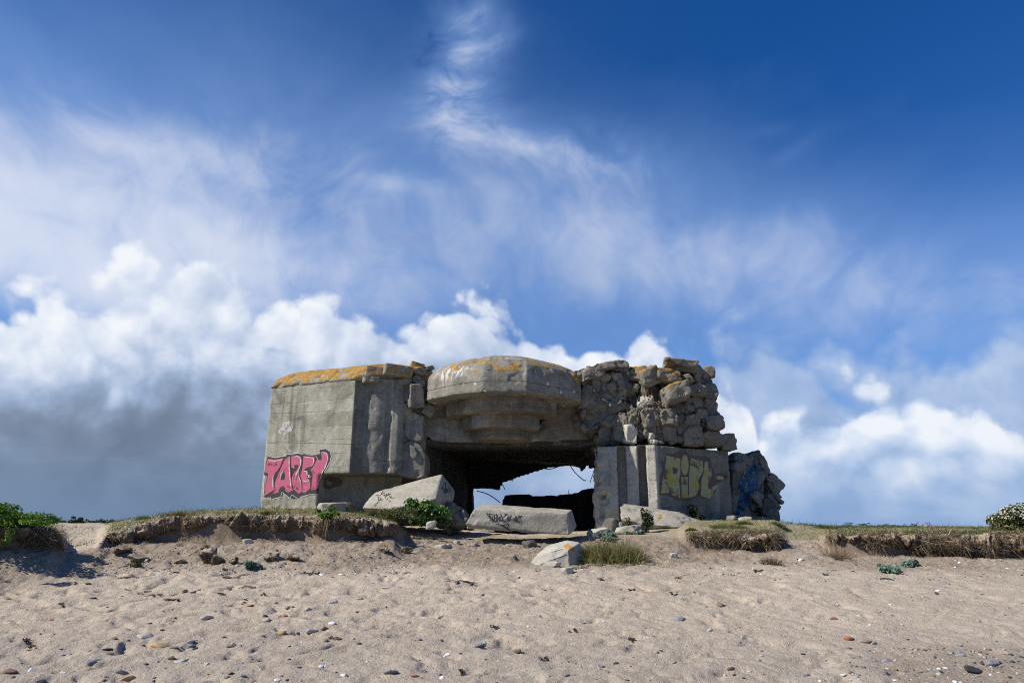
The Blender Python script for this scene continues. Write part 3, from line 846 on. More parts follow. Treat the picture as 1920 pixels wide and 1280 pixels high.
def sheet_on(bvhs, polys, strokes, lift, step=2.2):
    """thin coat of paint: outlines (and strokes with a width) in photograph pixels laid on a surface"""
    bm = bmesh.new()
    def fill(pts):
        vs_ = [bm.verts.new((x, y, 0)) for x, y in pts]
        try: f = bm.faces.new(vs_)
        except ValueError: return
        bmesh.ops.triangulate(bm, faces=[f])
    for p in polys: fill(p)
    for _ in range(5):
        long = [e for e in bm.edges if e.calc_length() > step * 1.6]
        if not long: break
        bmesh.ops.subdivide_edges(bm, edges=long, cuts=1)
        bmesh.ops.triangulate(bm, faces=[f for f in bm.faces if len(f.verts) > 3])
    for line, w in strokes:
        q = []
        for (a, b) in zip(line, line[1:]):
            k = max(1, int(math.dist(a, b) / step))
            q += [(a[0] + (b[0] - a[0]) * i / k, a[1] + (b[1] - a[1]) * i / k) for i in range(k)]
        q.append(line[-1])
        prev = None
        for i, (x, y) in enumerate(q):
            a, b = q[max(0, i - 1)], q[min(len(q) - 1, i + 1)]
            tx, ty = b[0] - a[0], b[1] - a[1]; l = math.hypot(tx, ty) or 1
            ww = w * 0.5 * (0.85 + 0.3 * math.sin(i * 1.3 + x))
            e = (bm.verts.new((x - ty / l * ww, y + tx / l * ww, 0)), bm.verts.new((x + ty / l * ww, y - tx / l * ww, 0)))
            if prev: bm.faces.new((prev[0], prev[1], e[1], e[0]))
            prev = e
    o = Vector((0, 0, EYE)); bad = []
    for v in bm.verts:
        d = ray(v.co.x, v.co.y).normalized(); best = None
        for t in bvhs:
            h = t.ray_cast(o, d)
            if h[0] is not None and (best is None or h[3] < best[3]): best = h
        if best is None: bad.append(v); continue
        n_ = best[1] if best[1].dot(d) < 0 else -best[1]
        v.co = best[0] + n_ * lift
    bmesh.ops.delete(bm, geom=bad, context='VERTS')
    torn = [f for f in bm.faces if max(e.calc_length() for e in f.edges) > 0.22]
    bmesh.ops.delete(bm, geom=torn, context='FACES')
    # a coat of paint has a little thickness
    me = bpy.data.meshes.new('paint'); bm.to_mesh(me); bm.free()
    return me

def Z(origin, k):
    return lambda pts: [(origin[0] + x / k, origin[1] + y / k) for x, y in pts]

def ellipse(x, y, rx, ry, n=18): return [(x + rx * math.cos(t), y + ry * math.sin(t)) for t in np.linspace(0, 2 * math.pi, n, endpoint=False)]

FONT = {'N': [[(0, 1), (0, 0), (.7, 1), (.7, 0)]], 'I': [[(.3, 0), (.3, 1)]], 'K': [[(0, 0), (0, 1)], [(.65, 0), (0, .55), (.7, 1)]], 'L': [[(0, 0), (0, 1), (.6, 1)]],
        'E': [[(.6, 0), (0, 0), (0, 1), (.6, 1)], [(0, .5), (.5, .5)]], 'S': [[(.6, .1), (.2, 0), (0, .25), (.6, .7), (.4, 1), (0, .9)]], 'F': [[(.6, 0), (0, 0), (0, 1)], [(0, .5), (.5, .5)]],
        'C': [[(.6, .1), (.2, 0), (0, .5), (.2, 1), (.6, .9)]], 'T': [[(0, 0), (.7, 0)], [(.35, 0), (.35, 1)]], 'U': [[(0, 0), (0, .8), (.3, 1), (.6, .8), (.6, 0)]],
        'M': [[(0, 1), (0, 0), (.4, .6), (.8, 0), (.8, 1)]], 'O': [[(.3, 0), (0, .5), (.3, 1), (.6, .5), (.3, 0)]], 'R': [[(0, 1), (0, 0), (.5, .1), (.5, .4), (0, .5), (.6, 1)]],
        'D': [[(0, 0), (0, 1), (.5, .7), (.5, .3), (0, 0)]], 'A': [[(0, 1), (.3, 0), (.65, 1)], [(.12, .6), (.5, .6)]], 'P': [[(0, 1), (0, 0), (.5, .15), (.45, .45), (0, .5)]]}
def write(text, x, y, h, w, width, slope=0.0):
    out = []
    for i, ch in enumerate(text):
        for line in FONT.get(ch, []):
            out.append(([(x + (i + px_ * 0.85) * w, y + py_ * h + slope * (i + px_) * w) for px_, py_ in line], width))
    return out

def tube(name, pts, r, mat, parent=None, n=6):
    pts = [Vector(p) for p in pts]; V_ = []; F = []
    for i, p in enumerate(pts):
        t = (pts[min(i + 1, len(pts) - 1)] - pts[max(i - 1, 0)]).normalized()
        a = t.orthogonal().normalized(); b = t.cross(a)
        for k in range(n):
            an = 2 * math.pi * k / n; V_.append(p + (a * math.cos(an) + b * math.sin(an)) * (r if not isinstance(r, (list, tuple)) else r[i]))
    for i in range(len(pts) - 1):
        for k in range(n): F.append((i * n + k, i * n + (k + 1) % n, (i + 1) * n + (k + 1) % n, (i + 1) * n + k))
    F.append(tuple(range(n))[::-1]); F.append(tuple((len(pts) - 1) * n + k for k in range(n)))
    me = bpy.data.meshes.new(name); me.from_pydata([tuple(v) for v in V_], [], F); me.update()
    for p in me.polygons: p.use_smooth = True
    return link(name, me, mat, parent)

def smooth_line(pts, k=6):
    out = []
    for i in range(len(pts) - 1):
        p0, p1, p2, p3 = pts[max(0, i - 1)], pts[i], pts[i + 1], pts[min(len(pts) - 1, i + 2)]
        for j in range(k):
            t = j / k
            out.append(0.5 * ((2 * p1) + (p2 - p0) * t + (2 * p0 - 5 * p1 + 4 * p2 - p3) * t * t + (3 * p1 - p0 - 3 * p2 + p3) * t ** 3))
    out.append(pts[-1]); return out

def build_ruin():
    ruin = empty('bunker', (0.0, 20.5, EYE))
    tag(ruin, 'ruined grey concrete bunker with stepped gun embrasure and collapsed rubble corner', 'bunker')
    def part(name, me, mat):
        o = link(name, me, mat); adopt(o, ruin); return o
    def sub(name, me, mat, parent):
        o = link(name, me, mat); o.parent = parent; return o
    zc, zb = EYE + 4.17, EYE + 1.40
    A = P(508, 728, 21.32); B = P(668, 712, 20.0)
    def plan(px, Y, py=800): q = P(px, py, Y); return (q.x, q.y)
    a2, b2 = (A.x, A.y), (B.x, B.y)
    inner = (-1.70, 30.4)
    up_plan = [a2, b2, plan(667, 20.22), plan(686, 20.30), plan(689, 20.16), plan(706, 20.14), plan(722, 20.22), plan(725, 20.33), plan(729, 20.33), plan(732, 20.25), plan(745, 20.23), plan(757, 20.32), plan(760, 20.5),
               plan(797, 20.75), inner, (a2[0], 30.4)]
    s = 0.655
    D = Vector(a2).lerp(Vector(b2), s); nn = Vector((0.40, 0.915))
    D2 = D + nn * 0.75
    low_plan = [a2, tuple(D), tuple(D2), plan(795, 21.7, 920), inner, (a2[0], 30.4)]
    # ---- left wing
    me = remeshed(join_bm(prism(up_plan, zb, zc + 0.10), prism(low_plan, EYE - 0.7, zb + 0.3)), 0.055)
    def calm(c):          # broken lower corner is rougher than the cast face
        return 0.25 + 1.5 * sstep(-c[:, 2], -(EYE + 0.75), -(EYE + 0.2)) + 0.3 * sstep(c[:, 0], -4.6, -4.0) * (c[:, 1] < 21.5)
    weather(me, 0.028, 1.6, 5, 0.6, 3, chips=0.05, chip_scale=2.2, mask=calm)
    wing_me = me
    wing = part('wing_wall', me, MAT['wall'])
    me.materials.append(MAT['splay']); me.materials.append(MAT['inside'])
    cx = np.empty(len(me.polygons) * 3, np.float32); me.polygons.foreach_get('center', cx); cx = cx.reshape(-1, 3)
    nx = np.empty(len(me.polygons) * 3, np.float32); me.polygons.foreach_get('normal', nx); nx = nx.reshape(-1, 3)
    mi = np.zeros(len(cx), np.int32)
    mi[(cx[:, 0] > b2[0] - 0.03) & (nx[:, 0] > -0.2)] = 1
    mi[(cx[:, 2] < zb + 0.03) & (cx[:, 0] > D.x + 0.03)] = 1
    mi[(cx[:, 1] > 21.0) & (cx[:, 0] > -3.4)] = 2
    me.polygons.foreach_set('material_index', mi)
    # ---- roof of the left wing: rounded lichen-covered shoulder
    rp = [a2, b2, plan(801, 20.62, 700), (-2.5, 30.4), (a2[0], 30.4)]
    rings = []
    for zz, d in ((4.13, -0.045), (4.30, -0.02), (4.50, 0.20), (4.68, 0.48), (4.80, 0.85), (4.88, 1.35), (4.91, 1.9)):
        q = inset(rp, [d, d * 0.6, 0.0, 0.0, d])
        rings.append([Vector((x, y, EYE + zz)) for x, y in q])
    me = remeshed(loft(rings), 0.055)
    weather(me, 0.05, 1.4, 5, 0.6, 8, chips=0.05, chip_scale=3.0)
    part('roof_slab', me, MAT['roof'])
    # ---- middle: roof slab over the chamber with a facade above the mouth
    def sl(pts, Y, depth, vox=0.05, amp=0.03, seed=1, mat='under', name='facade_wall', chips=0.04, sc=1.6, crack=0.0):
        me = remeshed(slab_px(pts, Y, depth), vox)
        if crack: fracture(me, crack, 0.07, 0.25, 0.05, seed)
        weather(me, amp, sc, 5, 0.6, seed, chips=chips, chip_scale=2.4)
        return part(name, me, MAT[mat])
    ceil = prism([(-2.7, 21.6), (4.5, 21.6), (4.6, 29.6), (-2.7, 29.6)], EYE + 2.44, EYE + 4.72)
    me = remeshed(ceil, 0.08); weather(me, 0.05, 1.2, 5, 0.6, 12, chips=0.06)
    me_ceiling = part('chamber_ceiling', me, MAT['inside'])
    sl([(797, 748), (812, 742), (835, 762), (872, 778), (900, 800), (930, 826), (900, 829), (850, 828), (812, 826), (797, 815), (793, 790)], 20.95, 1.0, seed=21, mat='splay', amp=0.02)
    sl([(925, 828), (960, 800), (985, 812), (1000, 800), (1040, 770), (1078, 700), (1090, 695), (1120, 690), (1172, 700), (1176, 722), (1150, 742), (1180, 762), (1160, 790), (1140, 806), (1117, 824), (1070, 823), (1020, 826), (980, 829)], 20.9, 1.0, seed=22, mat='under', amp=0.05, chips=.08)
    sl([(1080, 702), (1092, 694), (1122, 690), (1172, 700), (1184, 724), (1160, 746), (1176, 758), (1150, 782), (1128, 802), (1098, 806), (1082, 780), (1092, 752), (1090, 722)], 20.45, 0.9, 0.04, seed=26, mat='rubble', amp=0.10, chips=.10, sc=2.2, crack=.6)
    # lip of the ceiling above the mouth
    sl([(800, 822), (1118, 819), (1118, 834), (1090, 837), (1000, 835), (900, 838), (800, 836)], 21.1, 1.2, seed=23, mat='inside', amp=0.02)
    # ---- stepped visor over the embrasure
    def tier(name, pts, levels, back, vox, amp, seed, mat, chips=0.03):
        pl = [plan(px, Y, py) for px, py, Y in pts]
        full = pl + [(pl[-1][0], back), (pl[0][0], back)]
        rings = []
        for zz, d in levels:
            q = inset(full, [d] * (len(pl) - 1) + [d * 0.6, 0.0, d * 0.6])
            rings.append([Vector((x, y, EYE + zz)) for x, y in q])
        me = remeshed(loft(rings), vox); weather(me, amp, 2.0, 5, 0.6, seed, chips=chips, chip_scale=4.0)
        return part(name, me, MAT[mat]), me
    visor, visor_me = tier('visor', [(800, 748, 19.95), (803, 750, 19.80), (848, 743, 18.98), (906, 735, 18.5), (989, 735, 18.5), (1042, 744, 19.05), (1086, 752, 19.80), (1090, 752, 19.95)],
         [(3.51, 0.02), (3.54, 0.0), (3.90, 0.0), (4.16, 0.02), (4.34, 0.12), (4.52, 0.34), (4.68, 0.66), (4.80, 1.02), (4.86, 1.35)], 22.2, 0.032, 0.014, 31, 'visor', 0.03)
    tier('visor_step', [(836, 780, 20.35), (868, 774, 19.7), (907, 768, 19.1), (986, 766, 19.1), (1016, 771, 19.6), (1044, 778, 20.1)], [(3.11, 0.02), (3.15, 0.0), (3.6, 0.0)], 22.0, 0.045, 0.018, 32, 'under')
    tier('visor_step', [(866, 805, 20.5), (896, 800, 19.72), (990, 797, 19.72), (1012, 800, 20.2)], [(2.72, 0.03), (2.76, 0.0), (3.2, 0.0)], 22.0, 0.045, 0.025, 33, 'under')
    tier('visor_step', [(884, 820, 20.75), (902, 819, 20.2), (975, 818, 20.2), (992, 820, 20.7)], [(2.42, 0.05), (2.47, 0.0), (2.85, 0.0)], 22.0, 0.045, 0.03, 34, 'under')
    # ---- back of the chamber
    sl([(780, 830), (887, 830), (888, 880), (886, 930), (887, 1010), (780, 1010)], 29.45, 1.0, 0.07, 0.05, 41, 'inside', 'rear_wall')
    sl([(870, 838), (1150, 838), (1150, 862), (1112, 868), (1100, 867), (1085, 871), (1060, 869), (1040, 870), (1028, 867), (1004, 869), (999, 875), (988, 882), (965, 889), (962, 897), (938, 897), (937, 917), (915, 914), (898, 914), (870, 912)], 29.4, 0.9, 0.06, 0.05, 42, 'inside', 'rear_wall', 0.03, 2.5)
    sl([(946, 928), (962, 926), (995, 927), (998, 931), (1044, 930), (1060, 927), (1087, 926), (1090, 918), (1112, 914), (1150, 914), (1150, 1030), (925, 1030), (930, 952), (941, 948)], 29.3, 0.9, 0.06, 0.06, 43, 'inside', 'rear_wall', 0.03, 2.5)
    # ---- right pier and wing wall under the rubble
    zp = EYE + 2.20
    DY = 0.55                      # the pier stands forward of the rubble it carries
    pier = [plan(1116, 20.95 - DY, 900), plan(1121, 20.70 - DY, 900), plan(1140, 20.48 - DY, 900), plan(1158, 20.36 - DY, 900), plan(1160, 20.74 - DY, 900), plan(1174, 20.72 - DY, 900), plan(1176, 20.32 - DY, 900), plan(1197, 20.16 - DY, 900), plan(1199, 20.62 - DY, 900), plan(1212, 20.60 - DY, 900), plan(1214, 20.08 - DY, 900), plan(1232, 19.98 - DY, 900),
            plan(1236, 20.16 - DY, 900), plan(1300, 20.85 - DY, 900), plan(1369, 21.60 - DY, 900), (7.1, 23.2), (6.4, 29.8), (4.35, 29.8), plan(1122, 22.2 - DY, 900)]
    me = remeshed(prism(pier, EYE - 0.8, zp), 0.038)
    def rough_ends(c):
        return 0.35 + 4.5 * sstep(-c[:, 0], -2.85, -2.5) + 1.3 * sstep(-c[:, 2], -(EYE + 0.5), -(EYE + 0.1)) + 1.6 * sstep(c[:, 0], 6.2, 6.7)
    weather(me, 0.035, 2.0, 5, 0.6, 51, chips=0.06, chip_scale=2.6, mask=rough_ends)
    pier_me = me
    pier_o = part('pier_wall', me, MAT['pier'])
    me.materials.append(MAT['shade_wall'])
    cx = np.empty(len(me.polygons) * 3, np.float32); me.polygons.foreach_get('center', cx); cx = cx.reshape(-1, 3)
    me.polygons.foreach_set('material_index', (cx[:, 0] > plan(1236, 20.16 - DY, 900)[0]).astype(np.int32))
    # ---- broken core behind the loose blocks
    me = remeshed(slab_px([(1082, 705), (1100, 697), (1150, 694), (1180, 702), (1230, 692), (1300, 692), (1328, 705), (1336, 745), (1334, 790), (1342, 830), (1300, 840), (1150, 836), (1124, 828), (1137, 800), (1152, 770), (1122, 740), (1088, 720)], 20.62, 7.0), 0.045)
    fracture(me, 0.42, 0.15, 0.5, 0.10, 52); weather(me, 0.05, 4.0, 4, 0.6, 53, chips=0.03, chip_scale=5.0)
    part('broken_core', me, MAT['core'])
    # roof slab remains above the middle, behind the visor
    sl([(1040, 699), (1085, 700), (1120, 688), (1152, 684), (1176, 682), (1176, 700), (1040, 712)], 21.0, 5.0, 0.06, 0.04, 53, 'rubble', 'roof_slab')
    # ---- loose blocks of the collapsed corner, traced one by one (zoomed coordinates, 6.4 per photograph pixel)
    z5 = lambda x, y: (1080 + x / 6.4, 660 + y / 6.4)
    L = [  # x, y, w, h, tilt, distance, material, boxiness
        (1240, 166, 385, 92, 6, 20.5, 'rubble_lichen', .9), (1300, 225, 330, 110, 4, 20.6, 'rubble', .6), (1545, 262, 190, 140, -8, 20.7, 'rubble_lichen', .7),
        (880, 305, 240, 210, -20, 20.0, 'rubble_lichen', .3), (1080, 300, 330, 180, 8, 20.1, 'rubble_lichen', .5), (1180, 500, 350, 230, -14, 19.75, 'rubble_lichen', .4), (1060, 480, 120, 160, 10, 20.2, 'rubble', .3),
        (1330, 330, 170, 130, 12, 20.1, 'rubble_lichen', .1), (1440, 330, 110, 120, 0, 20.3, 'rubble_lichen', .2), (1590, 480, 210, 200, 10, 20.6, 'rubble', .2), (1440, 470, 230, 170, 0, 20.4, 'rubble', .3), (1540, 370, 150, 110, 20, 20.7, 'rubble', .3),
        (1440, 620, 170, 170, 5, 20.4, 'rubble', .2), (1570, 620, 150, 170, 0, 20.6, 'rubble', .3), (1640, 650, 90, 140, 0, 20.8, 'rubble', .2), (1320, 680, 170, 150, 15, 20.25, 'rubble', .2), (1200, 690, 170, 160, -10, 20.3, 'rubble', .3),
        (1490, 750, 170, 130, 0, 20.45, 'rubble', .3), (1600, 750, 120, 130, 0, 20.6, 'rubble', .2), (1668, 745, 80, 100, 0, 20.8, 'rubble', .2), (1640, 862, 240, 180, -6, 20.5, 'rubble', .3), (1540, 850, 140, 150, 0, 20.6, 'rubble', .3),
        (1370, 842, 190, 190, 0, 20.15, 'rubble', .1), (1240, 812, 150, 130, 15, 20.2, 'rubble', .2), (1265, 872, 130, 95, -30, 20.15, 'rubble', .4), (1080, 790, 230, 210, -5, 20.0, 'rubble', .4), (900, 800, 250, 210, 0, 20.0, 'rubble', .4),
        (730, 770, 190, 150, -25, 20.1, 'rubble', .3), (690, 815, 120, 130, 0, 20.0, 'rubble', .2), (640, 990, 140, 220, 4, 19.95, 'pale_stone', .8), (620, 880, 130, 110, 0, 20.05, 'rubble', .2), (520, 985, 180, 210, 10, 20.2, 'rubble', .4),
        (530, 850, 190, 170, -35, 20.25, 'rubble', .3), (420, 850, 190, 180, -40, 20.4, 'rubble', .3), (325, 965, 130, 220, 6, 20.55, 'rubble', .4), (380, 1010, 90, 130, 0, 20.45, 'rubble', .4), (870, 965, 150, 180, 0, 20.1, 'rubble', .5), (760, 950, 120, 190, 0, 20.2, 'core', .5),
        (990, 940, 130, 130, 8, 20.1, 'rubble', .3), (1100, 985, 170, 200, 0, 20.1, 'rubble', .3), (1240, 950, 140, 130, 0, 20.15, 'rubble', .3), (1140, 1060, 110, 100, -30, 20.05, 'rubble', .3), (1225, 1045, 120, 90, 0, 20.1, 'rubble', .3), (980, 1040, 150, 110, 0, 20.15, 'rubble', .3),
        (1380, 1015, 250, 220, 0, 20.3, 'rubble', .85), (1600, 1055, 230, 165, -4, 20.75, 'rubble', .9), (1800, 1085, 175, 195, -5, 20.95, 'rubble', 1.0),
        (820, 470, 100, 160, 0, 20.25, 'rubble', .2), (960, 540, 130, 150, 20, 20.4, 'core', .2), (1090, 600, 150, 110, 0, 20.2, 'rubble', .2), (850, 590, 150, 120, 0, 20.25, 'pale_stone', .1), (930, 650, 190, 110, 0, 20.2, 'rubble', .2), (790, 650, 110, 100, 0, 20.2, 'pale_stone', .1),
        (540, 650, 150, 110, -10, 20.5, 'rubble', .2), (690, 610, 110, 100, 0, 20.6, 'core', .2), (640, 690, 140, 90, 0, 20.5, 'core', .2), (730, 560, 110, 110, 0, 20.75, 'core', .3),
        (340, 310, 150, 110, 5, 20.35, 'rubble_lichen', .2), (485, 315, 150, 120, 0, 20.35, 'rubble_lichen', .2), (690, 310, 180, 105, 0, 20.5, 'rubble_lichen', .3), (740, 230, 220, 95, -6, 20.6, 'rubble_lichen', .4), (515, 165, 200, 90, -4, 20.55, 'rubble', .9), (520, 225, 190, 60, 0, 20.6, 'rubble', .6), (300, 205, 330, 70, -12, 20.5, 'rubble', .8),
        (190, 275, 260, 150, -8, 20.4, 'rubble', .7), (370, 480, 140, 190, 0, 20.6, 'core', .9), (495, 480, 140, 190, 0, 20.65, 'core', .9), (615, 430, 160, 130, 0, 20.7, 'core', .9), (630, 530, 150, 110, 0, 20.7, 'core', .9), (720, 460, 120, 180, 0, 20.7, 'core', .8), (420, 590, 190, 120, 0, 20.6, 'core', .7),
        (920, 1080, 100, 60, 0, 19.95, 'pale_stone', .3), (1000, 1080, 110, 60, 10, 19.95, 'rubble', .3), (905, 1010, 80, 80, 0, 20.0, 'pale_stone', .2), (1400, 690, 100, 110, 0, 20.35, 'core', .2)]
    rf = np.random.RandomState(77); pile = []
    for q in range(24):
        x, y = rf.uniform(420, 1640), rf.uniform(380, 1040)
        s_ = rf.uniform(60, 120); L.append((x, y, s_ * rf.uniform(.9, 1.5), s_, rf.uniform(-30, 30), rf.uniform(20.25, 20.5), 'core' if q % 2 else 'rubble', rf.uniform(0, .5)))
    for i, (x, y, w, h, rot, Y, mat, box) in enumerate(L):
        big = w >= 215 or x > 1480 or y < 260 or mat == 'pale_stone'
        px, py = z5(x, y); c = P(px, py, Y + (0.10 if big else 0.20)); k = Y / 1280.0 / 6.4
        w *= 1.03 * k; h *= 1.03 * k
        me = chunk_mesh('block', (w, max(w, h) * 0.95 + 0.1, h), 100 + i, 5, 22, 44 if box > .5 else 34, 0.045 + 0.045 * (1 - box), (0, R(rot), 0), box)
        set_co(me, co(me) + np.array(c)); fracture(me, max(w, h) * 0.5, max(w, h) * 0.02, 0.14, max(w, h) * 0.015, 800 + i); pile.append(me)
        part('rubble_block', me, MAT[mat])
    # small bits caught on the ledges between the blocks
    vv, ff, n0 = [], [], 0
    for me in pile:
        c = co(me); vv.append(c); ff += [tuple(v + n0 for v in p.vertices) for p in me.polygons]; n0 += len(c)
    tree = BVHTree.FromPolygons([Vector(v) for v in np.vstack(vv)], ff)
    rs = np.random.RandomState(5); V_, F_, n0 = [], [], 0
    for q in range(420):
        t = rs.uniform(); bx = (rs.uniform(300, 1600), rs.uniform(250, 1090)) if t < .5 else (rs.uniform(380, 1100), 690 + rs.normal() * 60)
        d = ray(*z5(*bx)).normalized(); h = tree.ray_cast(Vector((0, 0, EYE)), d)
        if h[0] is None: continue
        n_ = h[1] if h[1].dot(d) < 0 else -h[1]
        if n_.z < 0.15: continue
        sz = rs.gamma(2.5, 0.018) + 0.02
        cm = chunk_mesh('b', (sz * rs.uniform(.9, 1.6), sz, sz * rs.uniform(.5, .9)), 700 + q, 2, 8, 12, 0.10, tuple(rs.uniform(0, 3, 3)))
        a = co(cm) + np.array(h[0]) + np.array([0, 0, sz * .12]); V_.append(a); F_ += [tuple(v + n0 for v in p.vertices) for p in cm.polygons]; n0 += len(a); bpy.data.meshes.remove(cm)
    me = np_mesh('gravel', np.vstack(V_), np.array(F_).ravel(), np.full(len(F_), 3))
    stuff(part('rubble_grit', me, MAT['rubble']))
    # ---- broken pieces at the top of the left splay (zoom 7.11 per pixel from 660, 660)
    z7 = lambda x, y: (660 + x / 7.11, 660 + y / 7.11)
    M = [(290, 272, 240, 150, 2, 20.2, 'roof', .7), (600, 280, 420, 150, 3, 20.35, 'roof', .8), (245, 378, 210, 75, 0, 20.05, 'rubble_lichen', .9), (885, 262, 190, 120, 10, 20.5, 'rubble_lichen', .4), (700, 405, 220, 115, 0, 20.45, 'splay', .5), (855, 365, 140, 130, 20, 20.55, 'splay', .3),
         (900, 430, 130, 100, -15, 20.5, 'splay', .5), (838, 605, 195, 310, -3, 20.28, 'under', .75), (715, 560, 110, 230, 0, 20.6, 'splay', .6), (720, 760, 120, 180, 0, 20.55, 'splay', .5),
         (880, 190, 210, 90, 4, 20.9, 'roof', .5), (1030, 215, 120, 60, 0, 20.9, 'rubble_lichen', .3), (960, 560, 90, 260, 0, 20.75, 'core', .5), (1010, 780, 160, 160, 30, 20.7, 'splay', .5)]
    for i, (x, y, w, h, rot, Y, mat, box) in enumerate(M):
        px, py = z7(x, y); c = P(px, py, Y); k = Y / 1280.0 / 7.11
        me = chunk_mesh('block', (w * k, max(w, h) * k * 0.8 + 0.1, h * k), 300 + i, 5, 12, 40, 0.07, (0, R(rot), R(20)), box)
        set_co(me, co(me) + np.array(c)); part('cracked_block', me, MAT[mat])
    sl([(757, 768), (770, 767), (787, 775), (795, 781), (791, 794), (794, 809), (794, 819), (786, 828), (772, 827), (756, 814), (759, 794)], 20.42, 0.9, 0.035, 0.03, 27, 'splay', 'cracked_block', 0.05, 2.4)
    sl([(744, 889), (751, 872), (754, 850), (756, 832), (770, 825), (780, 829), (790, 837), (797, 849), (799, 865), (797, 892), (786, 896), (762, 894)], 20.40, 1.0, 0.035, 0.03, 28, 'splay', 'cracked_block', 0.05, 2.4)
    sl([(768, 833), (778, 838), (783, 850), (780, 858), (774, 860), (769, 854)], 20.34, 0.3, 0.025, 0.02, 29, 'splay', 'cracked_block', 0.02, 2.4)
    # ---- reinforcing bars
    def bar(pts, Y, r=0.014):
        o = tube('reinforcing_bar', smooth_line([P(x, y, Y + 0.02 * i) for i, (x, y) in enumerate(pts)]), r, MAT['rust']); adopt(o, ruin)
    for pts, Y, r in [([(1066, 866), (1074, 880), (1085, 892), (1095, 900), (1099, 900)], 29.0, .020), ([(1114, 880), (1110, 893), (1106, 905)], 28.8, .014), ([(995, 873), (1015, 877), (1030, 879), (1042, 876), (1056, 871)], 29.0, .018),
                      ([(894, 920), (910, 924), (925, 932), (938, 942)], 29.0, .020), ([(938, 900), (943, 909), (947, 918)], 29.1, .016), ([(1068, 866), (1071, 874)], 29.1, .016), ([(1012, 866), (1014, 873), (1016, 868)], 29.1, .014), ([(1066, 925), (1067, 917)], 29.2, .014), ([(961, 896), (960, 903)], 29.2, .016), ([(1041, 868), (1044, 876)], 29.2, .014), ([(1000, 868), (1010, 874)], 29.2, .014)]:
        bar(pts, Y, r)
    for pts, Y, r in [([z5(855, 420), z5(870, 480), z5(895, 540)], 20.0, .016), ([z5(870, 520), z5(930, 505)], 19.98, .018), ([z5(900, 450), z5(925, 530), z5(980, 560)], 20.0, .013), ([z5(780, 660), z5(745, 800), z5(725, 960)], 19.92, .009), ([z5(450, 680), z5(470, 735)], 20.2, .012), ([z5(815, 480), z5(830, 560)], 20.0, .012), ([z5(930, 560), z5(990, 600), z5(1060, 690)], 19.98, .012), ([z5(720, 1050), z5(800, 1045)], 19.93, .016)]:
        bar(pts, Y, r)
    # ---- paint
    W = [bvh_of(wing_me)]; PB = [bvh_of(pier_me)]
    t = Z((480, 830), 9.145)
    outer = [(150, 560), (138, 530), (160, 440), (180, 300), (203, 228), (330, 262), (470, 233), (520, 232), (540, 203), (620, 213), (700, 183), (760, 183), (798, 205), (822, 176), (870, 205), (960, 215), (1022, 203), (1028, 268), (1046, 252), (1075, 335), (1095, 335), (1115, 270), (1108, 190), (1088, 140), (1100, 108), (1200, 103), (1260, 140), (1288, 210), (1272, 310), (1222, 430), (1165, 520), (1112, 548), (1085, 700), (1078, 800), (1068, 868), (960, 880), (900, 888), (770, 920), (745, 960), (632, 888), (592, 945), (455, 845), (440, 915), (262, 962), (255, 922), (148, 935), (145, 880), (190, 560)]
    T_ = [(203, 268), (330, 287), (475, 262), (455, 310), (410, 420), (355, 490), (325, 520), (308, 600), (308, 740), (330, 800), (240, 850), (150, 900), (160, 820), (185, 680), (208, 560), (215, 520), (160, 508), (165, 450), (190, 330)]
    A_ = [(500, 285), (560, 240), (588, 250), (586, 420), (598, 560), (620, 760), (636, 810), (560, 850), (505, 820), (495, 755), (470, 735), (410, 770), (390, 850), (290, 870), (340, 810), (328, 720), (350, 620), (402, 500), (445, 400)]
    Z_ = [(610, 230), (700, 213), (770, 235), (790, 300), (780, 380), (745, 470), (700, 590), (740, 600), (775, 640), (790, 760), (786, 830), (740, 870), (690, 830), (645, 790), (628, 690), (614, 600), (640, 550), (690, 440), (690, 380), (650, 390), (612, 420), (602, 330)]
    E_ = [(820, 215), (880, 235), (1005, 235), (1010, 310), (980, 390), (900, 420), (840, 440), (835, 480), (890, 500), (885, 590), (830, 620), (830, 650), (920, 640), (935, 700), (935, 780), (860, 850), (796, 850), (806, 760), (785, 620), (765, 560), (785, 480), (805, 380), (808, 290)]
    Y_ = [(1040, 295), (1065, 370), (1110, 370), (1132, 290), (1127, 200), (1115, 155), (1190, 150), (1240, 190), (1247, 290), (1202, 420), (1142, 510), (1102, 560), (1080, 680), (1070, 770), (1010, 800), (952, 810), (957, 720), (972, 600), (977, 540), (942, 460), (985, 410), (1020, 340)]
    def coat(name, bv, polys, strokes, lift, mat, parent):
        me = sheet_on(bv, polys, strokes, lift); return sub(name, me, MAT[mat], parent)
    gr = coat('graffiti', W, [t(outer)], [], 0.006, 'paint_black', wing); gr['label'] = 'pink graffiti lettering outlined in black and white'
    coat('pink_lettering', W, [t(q) for q in (T_, A_, Z_, E_, Y_)], [], 0.011, 'paint_pink', gr)
    coat('black_outline', W, [t(q) for q in ([(478, 475), (505, 540), (490, 632), (425, 632), (445, 560)], [(622, 445), (655, 385), (715, 368), (735, 398), (695, 470), (645, 505), (612, 490)], [(1175, 185), (1188, 215), (1178, 260), (1168, 210)])][:2],
         [(t(l), 1.0) for l in ([(596, 240), (594, 420), (606, 560), (630, 770)], [(800, 215), (796, 330), (770, 500)], [(480, 262), (440, 370), (385, 470)])] + write('MOLR', *t([(212, 345)])[0], 5.2, 4.7, 1.0, -0.02), 0.015, 'paint_black', gr)
